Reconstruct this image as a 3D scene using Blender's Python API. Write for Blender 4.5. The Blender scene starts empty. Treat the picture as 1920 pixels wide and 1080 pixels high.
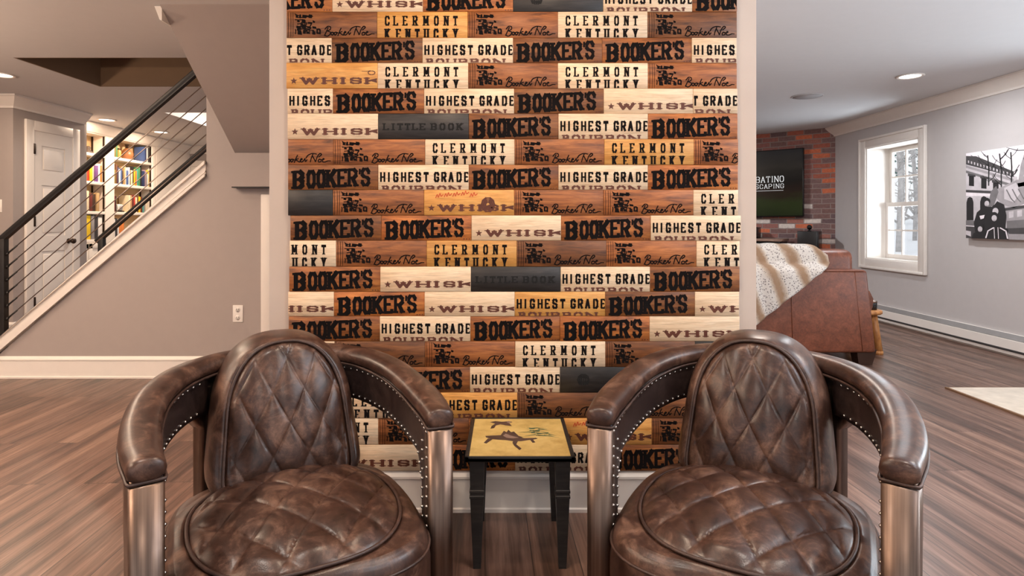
import bpy, bmesh, math, random
from mathutils import Vector, Matrix
random.seed(7)
PI = math.pi
SC = bpy.context.scene
COL = SC.collection

# ------------------------------------------------------------------ camera, world, exposure
EYE, F, CX, CY = 1.06, 1100.0, 948.0, 417.0
cam_d = bpy.data.cameras.new('camera'); cam = bpy.data.objects.new('camera', cam_d); COL.objects.link(cam)
cam.location = (0, 0, EYE); cam.rotation_euler = (PI/2, 0, 0)
cam_d.sensor_width = 36.0; cam_d.lens = F/1920*36.0
cam_d.shift_x = (960-CX)/1920; cam_d.shift_y = -(540-CY)/1920
cam_d.clip_start = 0.05; cam_d.clip_end = 200
SC.camera = cam
SC.view_settings.view_transform = 'Standard'; SC.view_settings.look = 'None'
SC.view_settings.exposure = 0.05; SC.view_settings.gamma = 1.0; SC.view_settings.use_curve_mapping = False
w = bpy.data.worlds.new('world'); SC.world = w; w.use_nodes = True
bg = w.node_tree.nodes['Background']; bg.inputs[0].default_value = (0.93, 0.96, 1.0, 1); bg.inputs[1].default_value = 1.0
WARM = (1.0, 0.76, 0.56); NEUT = (1.0, 0.87, 0.76); COOL = (0.93, 0.96, 1.0)
ZC = 2.22   # ceiling

LP = 1.0
def area(name, loc, power, color, size=0.13, shape='DISK', rot=(0, 0, 0), sy=None, spread=None):   # a lamp
    d = bpy.data.lights.new(name, 'AREA'); d.energy = power*LP; d.color = color; d.shape = shape; d.size = size
    if sy: d.size_y = sy
    if spread: d.spread = spread
    o = bpy.data.objects.new(name, d); COL.objects.link(o); o.location = loc; o.rotation_euler = rot
    return o
# ceiling downlights, and fill lamps added out of view: (x, y, power, colour, seen)
DOWN = [(-3.96, 4.6, 24, WARM, 1), (-4.50, 6.62, 15, WARM, 1), (-4.42, 7.52, 17, WARM, 1), (3.20, 4.64, 22, COOL, 1),
        (-2.6, 2.2, 26, WARM, 0), (-2.6, 0.2, 20, WARM, 0), (2.7, 1.8, 22, NEUT, 0), (2.7, -0.4, 18, NEUT, 0),
        (-0.85, 0.95, 11, NEUT, 0), (0.95, 0.95, 11, NEUT, 0), (0.05, -0.9, 18, NEUT, 0), (0.05, 1.45, 11, WARM, 0),
        (1.2, 6.9, 60, COOL, 0), (1.6, 3.6, 16, NEUT, 0), (-2.9, 3.2, 12, WARM, 0)]
# upward fill added out of frame to brighten ceilings; daylight outside the right wall
area('ceiling_fill', (-3.2, 0.6, 1.55), 150, (1, .74, .54), .4, rot=(PI, 0, 0))
area('ceiling_fill', (-4.4, 2.3, 1.5), 95, (1, .74, .54), .4, rot=(PI, 0, 0))
area('ceiling_fill', (2.6, 0.9, 1.5), 130, (.78, .88, 1), .4, rot=(PI, 0, 0))
area('daylight_fill', (4.95, 6.1, .62), 60, (.80, .91, 1), .7, 'RECTANGLE', (0, PI*.72, 0), 1.4)
area('daylight_fill', (5.15, 5.1, 1.35), 50, (.84, .93, 1), 1.0, 'SQUARE', (PI/2, 0, math.radians(38)))
area('daylight_fill', (4.95, 2.9, .75), 60, (.80, .91, 1), .7, 'RECTANGLE', (0, PI*.62, 0), 1.4)  # daylight for an added opening out of frame, brightens the ceiling
for i, (x, y, p, c, seen) in enumerate(DOWN):
    area('downlight_and_fill', (x, y, ZC-0.012), p, c, 0.10)

# ------------------------------------------------------------------ helpers
def U(px, py, Y):
    return Vector(((px-CX)*Y/F, Y, EYE-(py-CY)*Y/F))

class MB:
    def __init__(s): s.v = []; s.f = []; s.m = []; s.sm = []
    def add(s, vs, fs, m=0, smooth=False):
        n = len(s.v); s.v += [tuple(v) for v in vs]
        for f in fs: s.f.append(tuple(i+n for i in f)); s.m.append(m); s.sm.append(smooth)
    def box(s, a, b, m=0):
        x0, y0, z0 = a; x1, y1, z1 = b
        s.add([(x0,y0,z0),(x1,y0,z0),(x1,y1,z0),(x0,y1,z0),(x0,y0,z1),(x1,y0,z1),(x1,y1,z1),(x0,y1,z1)],
              [(0,3,2,1),(4,5,6,7),(0,1,5,4),(1,2,6,5),(2,3,7,6),(3,0,4,7)], m)
    def bbox(s, a, b, r=0.006, m=0, seg=2):            # rounded box
        bm = bmesh.new(); bmesh.ops.create_cube(bm, size=1)
        for v in bm.verts:
            v.co = Vector([a[i]+(v.co[i]+.5)*(b[i]-a[i]) for i in range(3)])
        r = min(r, *[abs(b[i]-a[i])*.49 for i in range(3)])
        bmesh.ops.bevel(bm, geom=bm.edges[:], offset=r, segments=seg, profile=.5, affect='EDGES')
        s.bm(bm, m, True)
    def bm(s, bm, m=0, smooth=False):
        bm.verts.index_update()
        s.add([v.co[:] for v in bm.verts], [[v.index for v in f.verts] for f in bm.faces], m, smooth); bm.free()
    def poly(s, pts, m=0): s.add(pts, [tuple(range(len(pts)))], m)
    def prism(s, pts, d, m=0, smooth=False):           # planar polygon extruded by vector d
        n = len(pts); d = Vector(d); P = [Vector(p) for p in pts]
        s.add(P+[p+d for p in P], [tuple(range(n))[::-1], tuple(range(n, 2*n))]+[(i,(i+1)%n,(i+1)%n+n,i+n) for i in range(n)], m, smooth)
    def tube(s, path, r, n=8, m=0, caps=True, closed=False):
        P = [Vector(p) for p in path]; rings = []; k = len(P)
        up = None
        for i in range(k):
            if closed: t = P[(i+1)%k]-P[(i-1)%k]
            else: t = P[min(i+1,k-1)]-P[max(i-1,0)]
            t.normalize()
            if up is None: up = Vector((0,0,1)) if abs(t.z) < .9 else Vector((1,0,0))
            a = t.cross(up); a.normalize(); b = a.cross(t); up = b
            rr = r[i] if isinstance(r, (list, tuple)) else r
            rings.append([P[i]+(a*math.cos(2*PI*j/n)+b*math.sin(2*PI*j/n))*rr for j in range(n)])
        vs = [q for R in rings for q in R]; fs = []
        for i in range(k if closed else k-1):
            i2 = (i+1) % k
            for j in range(n): fs.append((i*n+j, i*n+(j+1)%n, i2*n+(j+1)%n, i2*n+j))
        if caps and not closed: fs += [tuple(range(n))[::-1], tuple((k-1)*n+j for j in range(n))]
        s.add(vs, fs, m, True)
    def lathe(s, prof, c=(0,0,0), n=24, m=0, axis='z', caps=True):
        vs = []; fs = []
        for (r, h) in prof:
            for j in range(n):
                a = 2*PI*j/n; p = (r*math.cos(a), r*math.sin(a), h)
                if axis == 'x': p = (p[2], p[0], p[1])
                if axis == 'y': p = (p[0], p[2], p[1])
                vs.append((c[0]+p[0], c[1]+p[1], c[2]+p[2]))
        k = len(prof)
        for i in range(k-1):
            for j in range(n): fs.append((i*n+j, i*n+(j+1)%n, (i+1)*n+(j+1)%n, (i+1)*n+j))
        if caps: fs += [tuple(range(n))[::-1], tuple((k-1)*n+j for j in range(n))]
        s.add(vs, fs, m, True)
    def dot(s, c, r, m=0):                              # small dome stud
        c = Vector(c); vs = []; fs = []
        for k, (rr, h) in enumerate(((1, -.0), (.8, .5), (.0, .8))): pass
        vs = [c+Vector(p)*r for p in ((1,0,0),(-1,0,0),(0,1,0),(0,-1,0),(0,0,1),(0,0,-1),(.6,.6,.55),(-.6,.6,.55),(.6,-.6,.55),(-.6,-.6,.55),(.6,.6,-.55),(-.6,.6,-.55),(.6,-.6,-.55),(-.6,-.6,-.55))]
        bm = bmesh.new()
        for v in vs: bm.verts.new(v)
        bmesh.ops.convex_hull(bm, input=bm.verts[:]); s.bm(bm, m, True)
    def build(s, name, mats, parent=None, loc=None, rz=0.0, fix=True, angle=None):
        me = bpy.data.meshes.new(name); me.from_pydata(s.v, [], s.f)
        for mt in (mats if isinstance(mats, (list, tuple)) else [mats]): me.materials.append(mt)
        me.polygons.foreach_set('material_index', s.m); me.polygons.foreach_set('use_smooth', s.sm)
        if fix:
            bm = bmesh.new(); bm.from_mesh(me); bmesh.ops.recalc_face_normals(bm, faces=bm.faces[:]); bm.to_mesh(me); bm.free()
        me.update()
        o = bpy.data.objects.new(name, me); COL.objects.link(o)
        if parent: o.parent = parent
        if loc is not None: o.location = loc
        o.rotation_euler.z = rz
        return o

def tag(o, label, cat, group=None, kind=None):
    o['label'] = label; o['category'] = cat
    if group: o['group'] = group
    if kind: o['kind'] = kind
    return o
def thing(name, label, cat, loc=(0,0,0), rz=0.0, group=None):
    o = bpy.data.objects.new(name, None); COL.objects.link(o); o.location = loc; o.rotation_euler.z = rz
    o.empty_display_size = .05
    return tag(o, label, cat, group)
def struct(mb, name, mats, label=None, cat=None):
    o = mb.build(name, mats); o['kind'] = 'structure'
    o['label'] = label or name.replace('_', ' '); o['category'] = cat or name.split('_')[0]
    return o
def crom(P, n=12):
    P = [Vector(p) for p in P]; Q = [2*P[0]-P[1]]+P+[2*P[-1]-P[-2]]; out = []
    for i in range(1, len(Q)-2):
        for k in range(n):
            t = k/n; a, b, c, d = Q[i-1], Q[i], Q[i+1], Q[i+2]
            out.append(.5*((2*b)+(c-a)*t+(2*a-5*b+4*c-d)*t*t+(-a+3*b-3*c+d)*t**3))
    out.append(P[-1]); return out
def srgb(r, g, b):
    f = lambda c: (c/255/12.92) if c/255 <= .04045 else ((c/255+.055)/1.055)**2.4
    return (f(r), f(g), f(b), 1)

# ------------------------------------------------------------------ materials
class NT:
    def __init__(s, name):
        s.mat = bpy.data.materials.new(name); s.mat.use_nodes = True; s.t = s.mat.node_tree; s.t.nodes.clear()
        s.out = s.n('ShaderNodeOutputMaterial'); s.b = s.n('ShaderNodeBsdfPrincipled'); s.l(s.b.outputs[0], s.out.inputs[0])
    def n(s, t, **k):
        o = s.t.nodes.new(t)
        for a, b in k.items(): setattr(o, a, b)
        return o
    def l(s, a, b): s.t.links.new(a, b)
    def set(s, **k):
        for a, v in k.items(): s.b.inputs[a.replace('_', ' ')].default_value = v
    def coord(s, which='Object', scale=(1,1,1), rot=(0,0,0), rnd=False):
        tc = s.n('ShaderNodeTexCoord'); mp = s.n('ShaderNodeMapping'); mp.inputs['Scale'].default_value = scale; mp.inputs['Rotation'].default_value = rot
        src = tc.outputs[which]
        if rnd:
            oi = s.n('ShaderNodeObjectInfo'); vm = s.n('ShaderNodeVectorMath', operation='MULTIPLY'); vm.inputs[1].default_value = (37, 53, 71)
            s.l(oi.outputs['Random'], vm.inputs[0]); va = s.n('ShaderNodeVectorMath', operation='ADD'); s.l(src, va.inputs[0]); s.l(vm.outputs[0], va.inputs[1]); src = va.outputs[0]
        s.l(src, mp.inputs['Vector']); return mp.outputs[0]
    def noise(s, vec, scale, detail=4, rough=.55, dist=0):
        o = s.n('ShaderNodeTexNoise'); s.l(vec, o.inputs['Vector']); o.inputs['Scale'].default_value = scale; o.inputs['Detail'].default_value = detail
        o.inputs['Roughness'].default_value = rough; o.inputs['Distortion'].default_value = dist; return o.outputs[0]
    def ramp(s, fac, stops, const=False):
        o = s.n('ShaderNodeValToRGB'); s.l(fac, o.inputs[0]); e = o.color_ramp.elements
        if const: o.color_ramp.interpolation = 'CONSTANT'
        while len(e) < len(stops): e.new(.5)
        for i, (p, c) in enumerate(stops): e[i].position = p; e[i].color = c if len(c) == 4 else (*c, 1)
        return o.outputs[0]
    def mix(s, fac, a, b, mode='MIX'):
        o = s.n('ShaderNodeMix', data_type='RGBA', blend_type=mode)
        for v, i in ((fac, 0), (a, 6), (b, 7)):
            if hasattr(v, 'is_linked'): s.l(v, o.inputs[i])
            else: o.inputs[i].default_value = v
        return o.outputs[2]
    def bump(s, h, strength=.2, dist=.002):
        o = s.n('ShaderNodeBump'); o.inputs['Strength'].default_value = strength; o.inputs['Distance'].default_value = dist
        s.l(h, o.inputs['Height']); s.l(o.outputs[0], s.b.inputs['Normal'])

def plain(name, col, rough=.5, metal=0.0, bump=0, emit=None, es=1.0, var=.06):
    t = NT(name); t.set(Roughness=rough, Metallic=metal)
    v = t.coord('Object'); nz = t.noise(v, 14, 3)
    c2 = tuple(max(0, x*(1-var)) for x in col[:3])+(1,); c3 = tuple(min(1, x*(1+var)) for x in col[:3])+(1,)
    t.l(t.ramp(nz, [(.3, c2), (.7, c3)]), t.b.inputs['Base Color'])
    if bump: t.bump(t.noise(t.coord('Object'), 220, 3), bump, .001)
    if emit: t.set(Emission_Color=emit, Emission_Strength=es)
    return t.mat

def wood(name, stops, rough=.5, sc=(5, 40, 40), hue=0.0, bump=.15, dark=None):
    t = NT(name); t.set(Roughness=rough)
    v = t.coord('Object', sc, rnd=True); a = t.noise(v, 1.6, 5, .6, .6)
    c = t.ramp(a, stops)
    v2 = t.coord('Object', (sc[0]*2, sc[1]*6, sc[2]*6), rnd=True); g = t.noise(v2, 1.2, 3, .7)
    c = t.mix(.35, c, t.ramp(g, [(.33, (.25,.22,.2)), (.55, (1,1,1))]), 'MULTIPLY')
    if hue:
        oi = t.n('ShaderNodeObjectInfo'); r = t.ramp(oi.outputs['Random'], [(0, (1-hue, 1-hue, 1-hue)), (1, (1+hue*.6, 1+hue*.35, 1+hue*.15))])
        c = t.mix(1.0, c, r, 'MULTIPLY')
    t.l(c, t.b.inputs['Base Color']); t.bump(g, bump, .0006)
    return t.mat

M = {}
M['paint_warm'] = plain('paint_greige', srgb(162, 151, 146), .6, var=.015)
M['paint_col'] = plain('paint_column', srgb(196, 179, 166), .6, var=.015)
M['paint_right'] = plain('paint_grey', srgb(190, 184, 182), .6, var=.015)
M['ceil'] = plain('ceiling_paint', srgb(208, 207, 208), .8, var=.01)
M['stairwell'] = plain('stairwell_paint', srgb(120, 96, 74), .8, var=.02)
M['white'] = plain('white_trim', srgb(232, 224, 216), .4, var=.012)
M['white2'] = plain('white_cabinet', srgb(242, 232, 220), .4, var=.012)
M['tan'] = plain('warm_lit_cabinet_back', srgb(226, 192, 142), .6, var=.03)  # warm lamp light put into the colour of the white cabinet back
M['black'] = plain('black_metal', srgb(38, 35, 34), .45, .3)
M['blackgloss'] = plain('black_gloss', srgb(18, 18, 20), .2)
M['plastic'] = plain('outlet_plastic', srgb(236, 230, 224), .35, var=.01)
M['steel'] = plain('cable_steel', srgb(150, 135, 125), .35, .9)
M['slot'] = plain('dark_slot', srgb(60, 57, 56), .6)
M['louver'] = plain('heater_louver', srgb(134, 130, 128), .5)
M['bronze'] = plain('bronze_knob', srgb(58, 44, 36), .35, .7)

def leather(name, dk, md, lt, rough=.36, grain=1.0):
    t = NT(name); v = t.coord('Object', rnd=True)
    a = t.noise(v, 13, 9, .74, .6); b = t.noise(v, 70, 6, .7, .3)
    c = t.ramp(a, [(.30, dk), (.5, md), (.72, lt)])
    c = t.mix(.45, c, t.ramp(b, [(.35, (.42,.38,.36)), (.55, (1,1,1)), (.72, (1.6,1.5,1.4))]), 'MULTIPLY')
    t.l(c, t.b.inputs['Base Color'])
    rr = t.ramp(a, [(.3, (rough*.85,)*3), (.7, (rough*1.25,)*3)]); t.l(rr, t.b.inputs['Roughness'])
    vo = t.n('ShaderNodeTexVoronoi'); t.l(v, vo.inputs['Vector']); vo.inputs['Scale'].default_value = 380
    mx = t.mix(.5, vo.outputs[0], t.noise(v, 90, 5, .6)); t.bump(mx, .16*grain, .0012)
    t.set(Specular_IOR_Level=.5)
    return t.mat
M['leather'] = leather('brown_leather', srgb(31, 19, 15), srgb(67, 44, 35), srgb(126, 94, 77), .32)
M['leather_pipe'] = leather('piping_leather', srgb(38, 25, 21), srgb(62, 42, 35), srgb(90, 64, 53), .45)
M['leather_dark'] = leather('dark_panel_leather', srgb(34, 25, 24), srgb(50, 37, 34), srgb(68, 52, 47), .36)
M['leather_sofa'] = leather('sofa_leather', srgb(88, 42, 26), srgb(112, 60, 38), srgb(136, 78, 54), .42, .7)
def metal():
    t = NT('aged_aluminium'); t.set(Metallic=1.0)
    v = t.coord('Object', (60, 60, 1.2), rnd=True); a = t.noise(v, 1.5, 4, .6)
    t.l(t.ramp(a, [(.3, srgb(96, 80, 72)), (.7, srgb(140, 119, 106))]), t.b.inputs['Base Color'])
    b = t.noise(t.coord('Object', rnd=True), 12, 4)
    t.l(t.ramp(b, [(.3, (.32,)*3), (.7, (.46,)*3)]), t.b.inputs['Roughness']); return t.mat
M['metal'] = metal()
M['nail'] = plain('nailhead', srgb(200, 192, 184), .25, 1.0)

M['w_brown'] = wood('plank_brown', [(.28, srgb(82, 44, 16)), (.48, srgb(152, 88, 36)), (.72, srgb(196, 126, 60))], .55, hue=.45)
M['w_note'] = wood('plank_walnut', [(.28, srgb(80, 44, 20)), (.48, srgb(138, 82, 40)), (.72, srgb(176, 112, 60))], .55, hue=.42)
M['w_pale'] = wood('plank_pale', [(.25, srgb(212, 178, 142)), (.5, srgb(232, 204, 170)), (.75, srgb(242, 220, 190))], .55, hue=.10, bump=.08)
M['w_gold'] = wood('plank_gold', [(.25, srgb(186, 122, 48)), (.5, srgb(214, 154, 78)), (.75, srgb(228, 178, 104))], .5, hue=.14)
M['w_black'] = wood('plank_black', [(.3, srgb(18, 16, 15)), (.5, srgb(36, 32, 31)), (.75, srgb(58, 52, 50))], .5, hue=.25)
M['ink'] = plain('black_ink', srgb(17, 13, 13), .85, var=.3)
for k_ in ('ink',): M[k_].node_tree.nodes['Principled BSDF'].inputs['Specular IOR Level'].default_value = .12
M['ink_brown'] = plain('brown_brand_ink', srgb(88, 42, 26), .6, var=.2)
M['ink_burn'] = plain('burnt_ink', srgb(10, 8, 8), .85, var=.3)
M['ink_red'] = plain('red_ink', srgb(196, 70, 36), .6)

def floor_mat():
    t = NT('vinyl_plank_floor')
    rot = (0, 0, math.radians(90-2))
    v = t.coord('Object', (1, 1, 1), rot)
    br = t.n('ShaderNodeTexBrick'); t.l(v, br.inputs['Vector']); br.offset = .37; br.inputs['Scale'].default_value = 1
    br.inputs['Brick Width'].default_value = 1.22; br.inputs['Row Height'].default_value = .148; br.inputs['Mortar Size'].default_value = .0016
    br.inputs['Color1'].default_value = (0,0,0,1); br.inputs['Color2'].default_value = (1,1,1,1); br.inputs['Mortar'].default_value = (.5,.5,.5,1)
    off = t.n('ShaderNodeVectorMath', operation='MULTIPLY'); t.l(br.outputs[0], off.inputs[0]); off.inputs[1].default_value = (9, 13, 5)
    ad = t.n('ShaderNodeVectorMath', operation='ADD'); t.l(v, ad.inputs[0]); t.l(off.outputs[0], ad.inputs[1])
    sc = t.n('ShaderNodeVectorMath', operation='MULTIPLY'); t.l(ad.outputs[0], sc.inputs[0]); sc.inputs[1].default_value = (.55, 11, 1)
    a = t.noise(sc.outputs[0], 1.3, 5, .62, .4)
    c = t.ramp(a, [(.30, srgb(46, 33, 29)), (.42, srgb(84, 62, 52)), (.54, srgb(116, 89, 76)), (.68, srgb(144, 116, 101))])
    sc2 = t.n('ShaderNodeVectorMath', operation='MULTIPLY'); t.l(ad.outputs[0], sc2.inputs[0]); sc2.inputs[1].default_value = (3.5, 90, 1)
    g = t.noise(sc2.outputs[0], 1.4, 4, .7, .3)
    c = t.mix(.55, c, t.ramp(g, [(.3, (.34,.31,.3)), (.58, (1.0,1.0,1.0)), (.8, (1.25,1.25,1.25))]), 'MULTIPLY')
    tone = t.ramp(br.outputs[0], [(0, (.84,.82,.84)), (1, (1.1,1.06,1.02))]); c = t.mix(1, c, tone, 'MULTIPLY')
    c = t.mix(br.outputs['Fac'], c, srgb(52, 38, 32))
    t.l(c, t.b.inputs['Base Color'])
    t.l(t.ramp(g, [(.3, (.42,)*3), (.7, (.28,)*3)]), t.b.inputs['Roughness']); t.bump(g, .12, .0008)
    return t.mat
M['floor'] = floor_mat()
def brick_mat():
    t = NT('reclaimed_brick'); t.set(Roughness=.85)
    v = t.coord('Object'); sep = t.n('ShaderNodeSeparateXYZ'); t.l(v, sep.inputs[0]); cb = t.n('ShaderNodeCombineXYZ'); t.l(sep.outputs[0], cb.inputs[0]); t.l(sep.outputs[2], cb.inputs[1])
    dn = t.noise(t.coord('Object'), 9, 3); dm = t.n('ShaderNodeVectorMath', operation='MULTIPLY_ADD'); t.l(dn, dm.inputs[0]); dm.inputs[1].default_value = (.02,.02,0); t.l(cb.outputs[0], dm.inputs[2])
    br = t.n('ShaderNodeTexBrick'); t.l(dm.outputs[0], br.inputs['Vector']); br.inputs['Scale'].default_value = 1
    br.inputs['Brick Width'].default_value = .20; br.inputs['Row Height'].default_value = .062; br.inputs['Mortar Size'].default_value = .006; br.inputs['Mortar Smooth'].default_value = .3
    br.inputs['Color1'].default_value = (0,0,0,1); br.inputs['Color2'].default_value = (1,1,1,1); br.inputs['Mortar'].default_value = (.5,.5,.5,1)
    c = t.ramp(br.outputs[0], [(0, srgb(130, 96, 90)), (.2, srgb(176, 100, 80)), (.33, srgb(114, 90, 90)), (.48, srgb(156, 102, 92)), (.58, srgb(214, 116, 80)), (.68, srgb(134, 104, 100)), (.78, srgb(170, 112, 98)), (.88, srgb(226, 212, 202))], True)
    n2 = t.noise(t.coord('Object'), 34, 5, .7); c = t.mix(.5, c, t.ramp(n2, [(.35, (.5,.48,.48)), (.65, (1.1,1.1,1.1))]), 'MULTIPLY')
    c = t.mix(br.outputs['Fac'], c, srgb(146, 130, 124)); t.l(c, t.b.inputs['Base Color'])
    iv = t.n('ShaderNodeMath', operation='SUBTRACT'); iv.inputs[0].default_value = 1; t.l(br.outputs['Fac'], iv.inputs[1])
    t.bump(iv.outputs[0], .6, .006); return t.mat
M['brick'] = brick_mat()
def glass_mat():
    t = NT('window_glass'); tr = t.n('ShaderNodeBsdfTransparent'); gl = t.n('ShaderNodeBsdfGlossy'); gl.inputs['Roughness'].default_value = .02
    fr = t.n('ShaderNodeLayerWeight'); fr.inputs[0].default_value = .12; mx = t.n('ShaderNodeMixShader'); t.l(fr.outputs[0], mx.inputs[0]); t.l(tr.outputs[0], mx.inputs[1]); t.l(gl.outputs[0], mx.inputs[2]); t.l(mx.outputs[0], t.out.inputs[0])
    return t.mat
M['glass'] = glass_mat()
def emit(name, col, s):
    t = NT(name); e = t.n('ShaderNodeEmission'); e.inputs[0].default_value = col; e.inputs[1].default_value = s; t.l(e.outputs[0], t.out.inputs[0]); return t.mat
M['lamp_warm'] = emit('downlight_glow_warm', (1, .86, .7, 1), 6); M['lamp_cool'] = emit('downlight_glow_cool', (1, .98, .97, 1), 6)

def casing(mb, mk, h0, h1, z0, z1, wd, t0, t1, bottom=False, r=.005):
    """trim around an opening h0..h1 x z0..z1; mk(h, t, z) -> point with t the distance out of the wall"""
    def bx(a, b, c, d):
        p, q = mk(a, t0, c), mk(b, t1, d)
        mb.bbox([min(x, y) for x, y in zip(p, q)], [max(x, y) for x, y in zip(p, q)], r)
    bx(h0-wd, h0, z0-(wd if bottom else 0), z1+wd); bx(h1, h1+wd, z0-(wd if bottom else 0), z1+wd); bx(h0, h1, z1, z1+wd)
    if bottom: bx(h0, h1, z0-wd, z0)

# ------------------------------------------------------------------ room shell
XL, XR, YB, YF = -7.0, 4.01, -3.0, 9.3
mb = MB(); mb.box((XL-.2, YB, -.05), (XR+.35, YF+.2, 0)); struct(mb, 'floor', M['floor'], 'brown wood plank floor', 'floor')
H1 = (-3.47, -0.9, 4.13, 5.02); H2 = (-3.62, -2.4, 6.19, 7.6)
mb = MB()
def ceil_rect(x0, x1, y0, y1): mb.box((x0, y0, ZC), (x1, y1, ZC+.05))
ceil_rect(XL-.2, H2[0], YB, YF+.2); ceil_rect(H2[0], H2[1], H1[3], H2[2]); ceil_rect(H2[0], H2[1], H2[3], YF+.2)
ceil_rect(H2[0], H1[0], YB, H1[3]); ceil_rect(H1[0], H1[1], YB, H1[2]); ceil_rect(H2[1], H1[1], H1[3], YF+.2); ceil_rect(H1[1], XR+.35, YB, YF+.2)
struct(mb, 'ceiling', M['ceil'], 'painted drywall ceiling', 'ceiling')
mb = MB()   # stairwell opening
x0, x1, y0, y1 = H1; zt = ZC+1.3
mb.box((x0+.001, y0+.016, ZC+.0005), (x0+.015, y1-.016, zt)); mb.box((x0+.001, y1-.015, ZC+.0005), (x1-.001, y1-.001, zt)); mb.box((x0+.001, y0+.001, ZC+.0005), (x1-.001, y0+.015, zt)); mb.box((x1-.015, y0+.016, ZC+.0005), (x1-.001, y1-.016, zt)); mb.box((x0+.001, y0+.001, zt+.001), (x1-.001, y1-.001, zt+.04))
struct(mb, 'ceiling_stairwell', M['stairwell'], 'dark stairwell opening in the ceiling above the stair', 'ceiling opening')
mb = MB()
x0, x1, y0, y1 = H2; zt = ZC+.32
mb.box((x0+.001, y0+.016, ZC+.0005), (x0+.015, y1-.016, zt)); mb.box((x0+.001, y1-.015, ZC+.0005), (x1-.001, y1-.001, zt)); mb.box((x0+.001, y0+.001, ZC+.0005), (x1-.001, y0+.015, zt)); mb.box((x1-.015, y0+.016, ZC+.0005), (x1-.001, y1-.016, zt)); mb.box((x0+.001, y0+.001, zt+.001), (x1-.001, y1-.001, zt+.04))
struct(mb, 'ceiling_recess', M['white'], 'white lit recess in the ceiling beyond the stair', 'ceiling recess')
area('recess_lamp', ((x0+x1)/2+.1, (y0+y1)/2, zt-.05), 26, (1, .93, .86), .5, 'SQUARE')

# column wall carrying the planks
WX0, WX1, WY = (505-CX)/509, (1418-CX)/509, F/509
mb = MB(); mb.box((WX0, WY, 0), (WX1, 3.99, ZC)); struct(mb, 'wall_center', M['paint_col'], 'beige wall face around the lettered planks', 'wall')
# crown / baseboard profile sweeps
def profile(mb, prof, a, b, n, m=0, ma=0, mz=0):        # prof: (out, z); swept from a to b in plan; n = outward normal; ma, mz = mitre at the ends
    a = Vector((*a, 0)); b = Vector((*b, 0)); n = Vector((*n, 0))
    d = (b-a).normalized(); k = len(prof)
    vs = [a+n*o-d*o*ma+Vector((0,0,z)) for o, z in prof]+[b+n*o+d*o*mz+Vector((0,0,z)) for o, z in prof]
    mb.add(vs, [tuple(range(k))[::-1], tuple(range(k, 2*k))]+[(i,(i+1)%k,(i+1)%k+k,i+k) for i in range(k)], m)
BASE = [(0,0),(.02,0),(.02,.012),(.014,.016),(.014,.118),(.018,.122),(.018,.130),(.010,.142),(.004,.148),(0,.148)]
CROWN = [(0,ZC-.115),(.012,ZC-.115),(.016,ZC-.098),(.034,ZC-.078),(.058,ZC-.05),(.078,ZC-.022),(.088,ZC-.018),(.088,ZC-.001),(0,ZC-.001)]
mb = MB(); profile(mb, BASE, (WX0, WY), (WX1, WY), (0,-1), 0, 1, 1); profile(mb, BASE, (WX0, WY), (WX0, 3.96), (-1,0), 0, 1, 0); profile(mb, BASE, (WX1, WY), (WX1, 3.98), (1,0), 0, 1, 0)
struct(mb, 'baseboard_center', M['white'], 'white baseboard under the plank wall', 'baseboard')

# stair side wall
SL = .86; SY = 4.0
def S(px, py, Y=SY): return U(px, py, Y)
def zline(X, off=0): return S(0, 664)[2]+SL*(X-S(0, 664)[0])+off      # lower edge of the skirt
XE = S(387, 0)[0]
xa = S(0, 664)[0]-zline(S(0, 664)[0])/SL
mb = MB()
mb.prism([(xa, SY, 0), (WX0+.5, SY, 0), (WX0+.5, SY, ZC), (XE, SY, ZC), (XE, SY, zline(XE)+.02)], (0, .1, 0))
struct(mb, 'wall_left', M['paint_warm'], 'greige wall below the stair', 'wall')
mb = MB(); profile(mb, BASE, (xa+.15, SY), (WX0+.1, SY), (0,-1)); struct(mb, 'baseboard_left', M['white'], 'white baseboard along the stair wall', 'baseboard')
# sloped underside of the upper flight + boxed end
SX = -1.84
mb = MB(); mb.prism([(SX, 4.0, 1.522), (SX, 3.12, ZC), (SX, 4.0, ZC)], (WX0-SX+.1, 0, 0))
struct(mb, 'ceiling_slope', M['paint_warm'], 'sloped greige underside of the upper stair flight', 'sloped ceiling')
mb = MB(); mb.box((SX, 3.925, 1.30), (WX0+.1, 4.0, 1.525)); mb.box((SX+.004, 3.93, 1.292), (WX0+.1, 4.0, 1.30), 1)
struct(mb, 'wall_soffit', [M['paint_warm'], M['slot']], 'small boxed soffit at the foot of the sloped underside', 'soffit')
mb = MB(); mb.prism([(SX, 3.14, ZC-.002), (SX-.04, 3.14, ZC-.002), (SX-.012, 3.14, ZC-.075), (SX, 3.14, ZC-.08)], (0, .3, 0)); struct(mb, 'trim_5', M['white'], 'white moulding end beside the sloped ceiling', 'trim')
# small closet door casing on stair wall
mb = MB(); x0 = S(491, 0)[0]
casing(mb, lambda h, t, z: (h, SY-t, z), x0+.075, x0+.70, 0, 1.175, .075, 0, .022); mb.box((x0+.077, SY-.006, 0), (x0+.698, SY, 1.173))
struct(mb, 'door_2', M['white'], 'white cased low closet door beside the plank wall', 'door')

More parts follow.
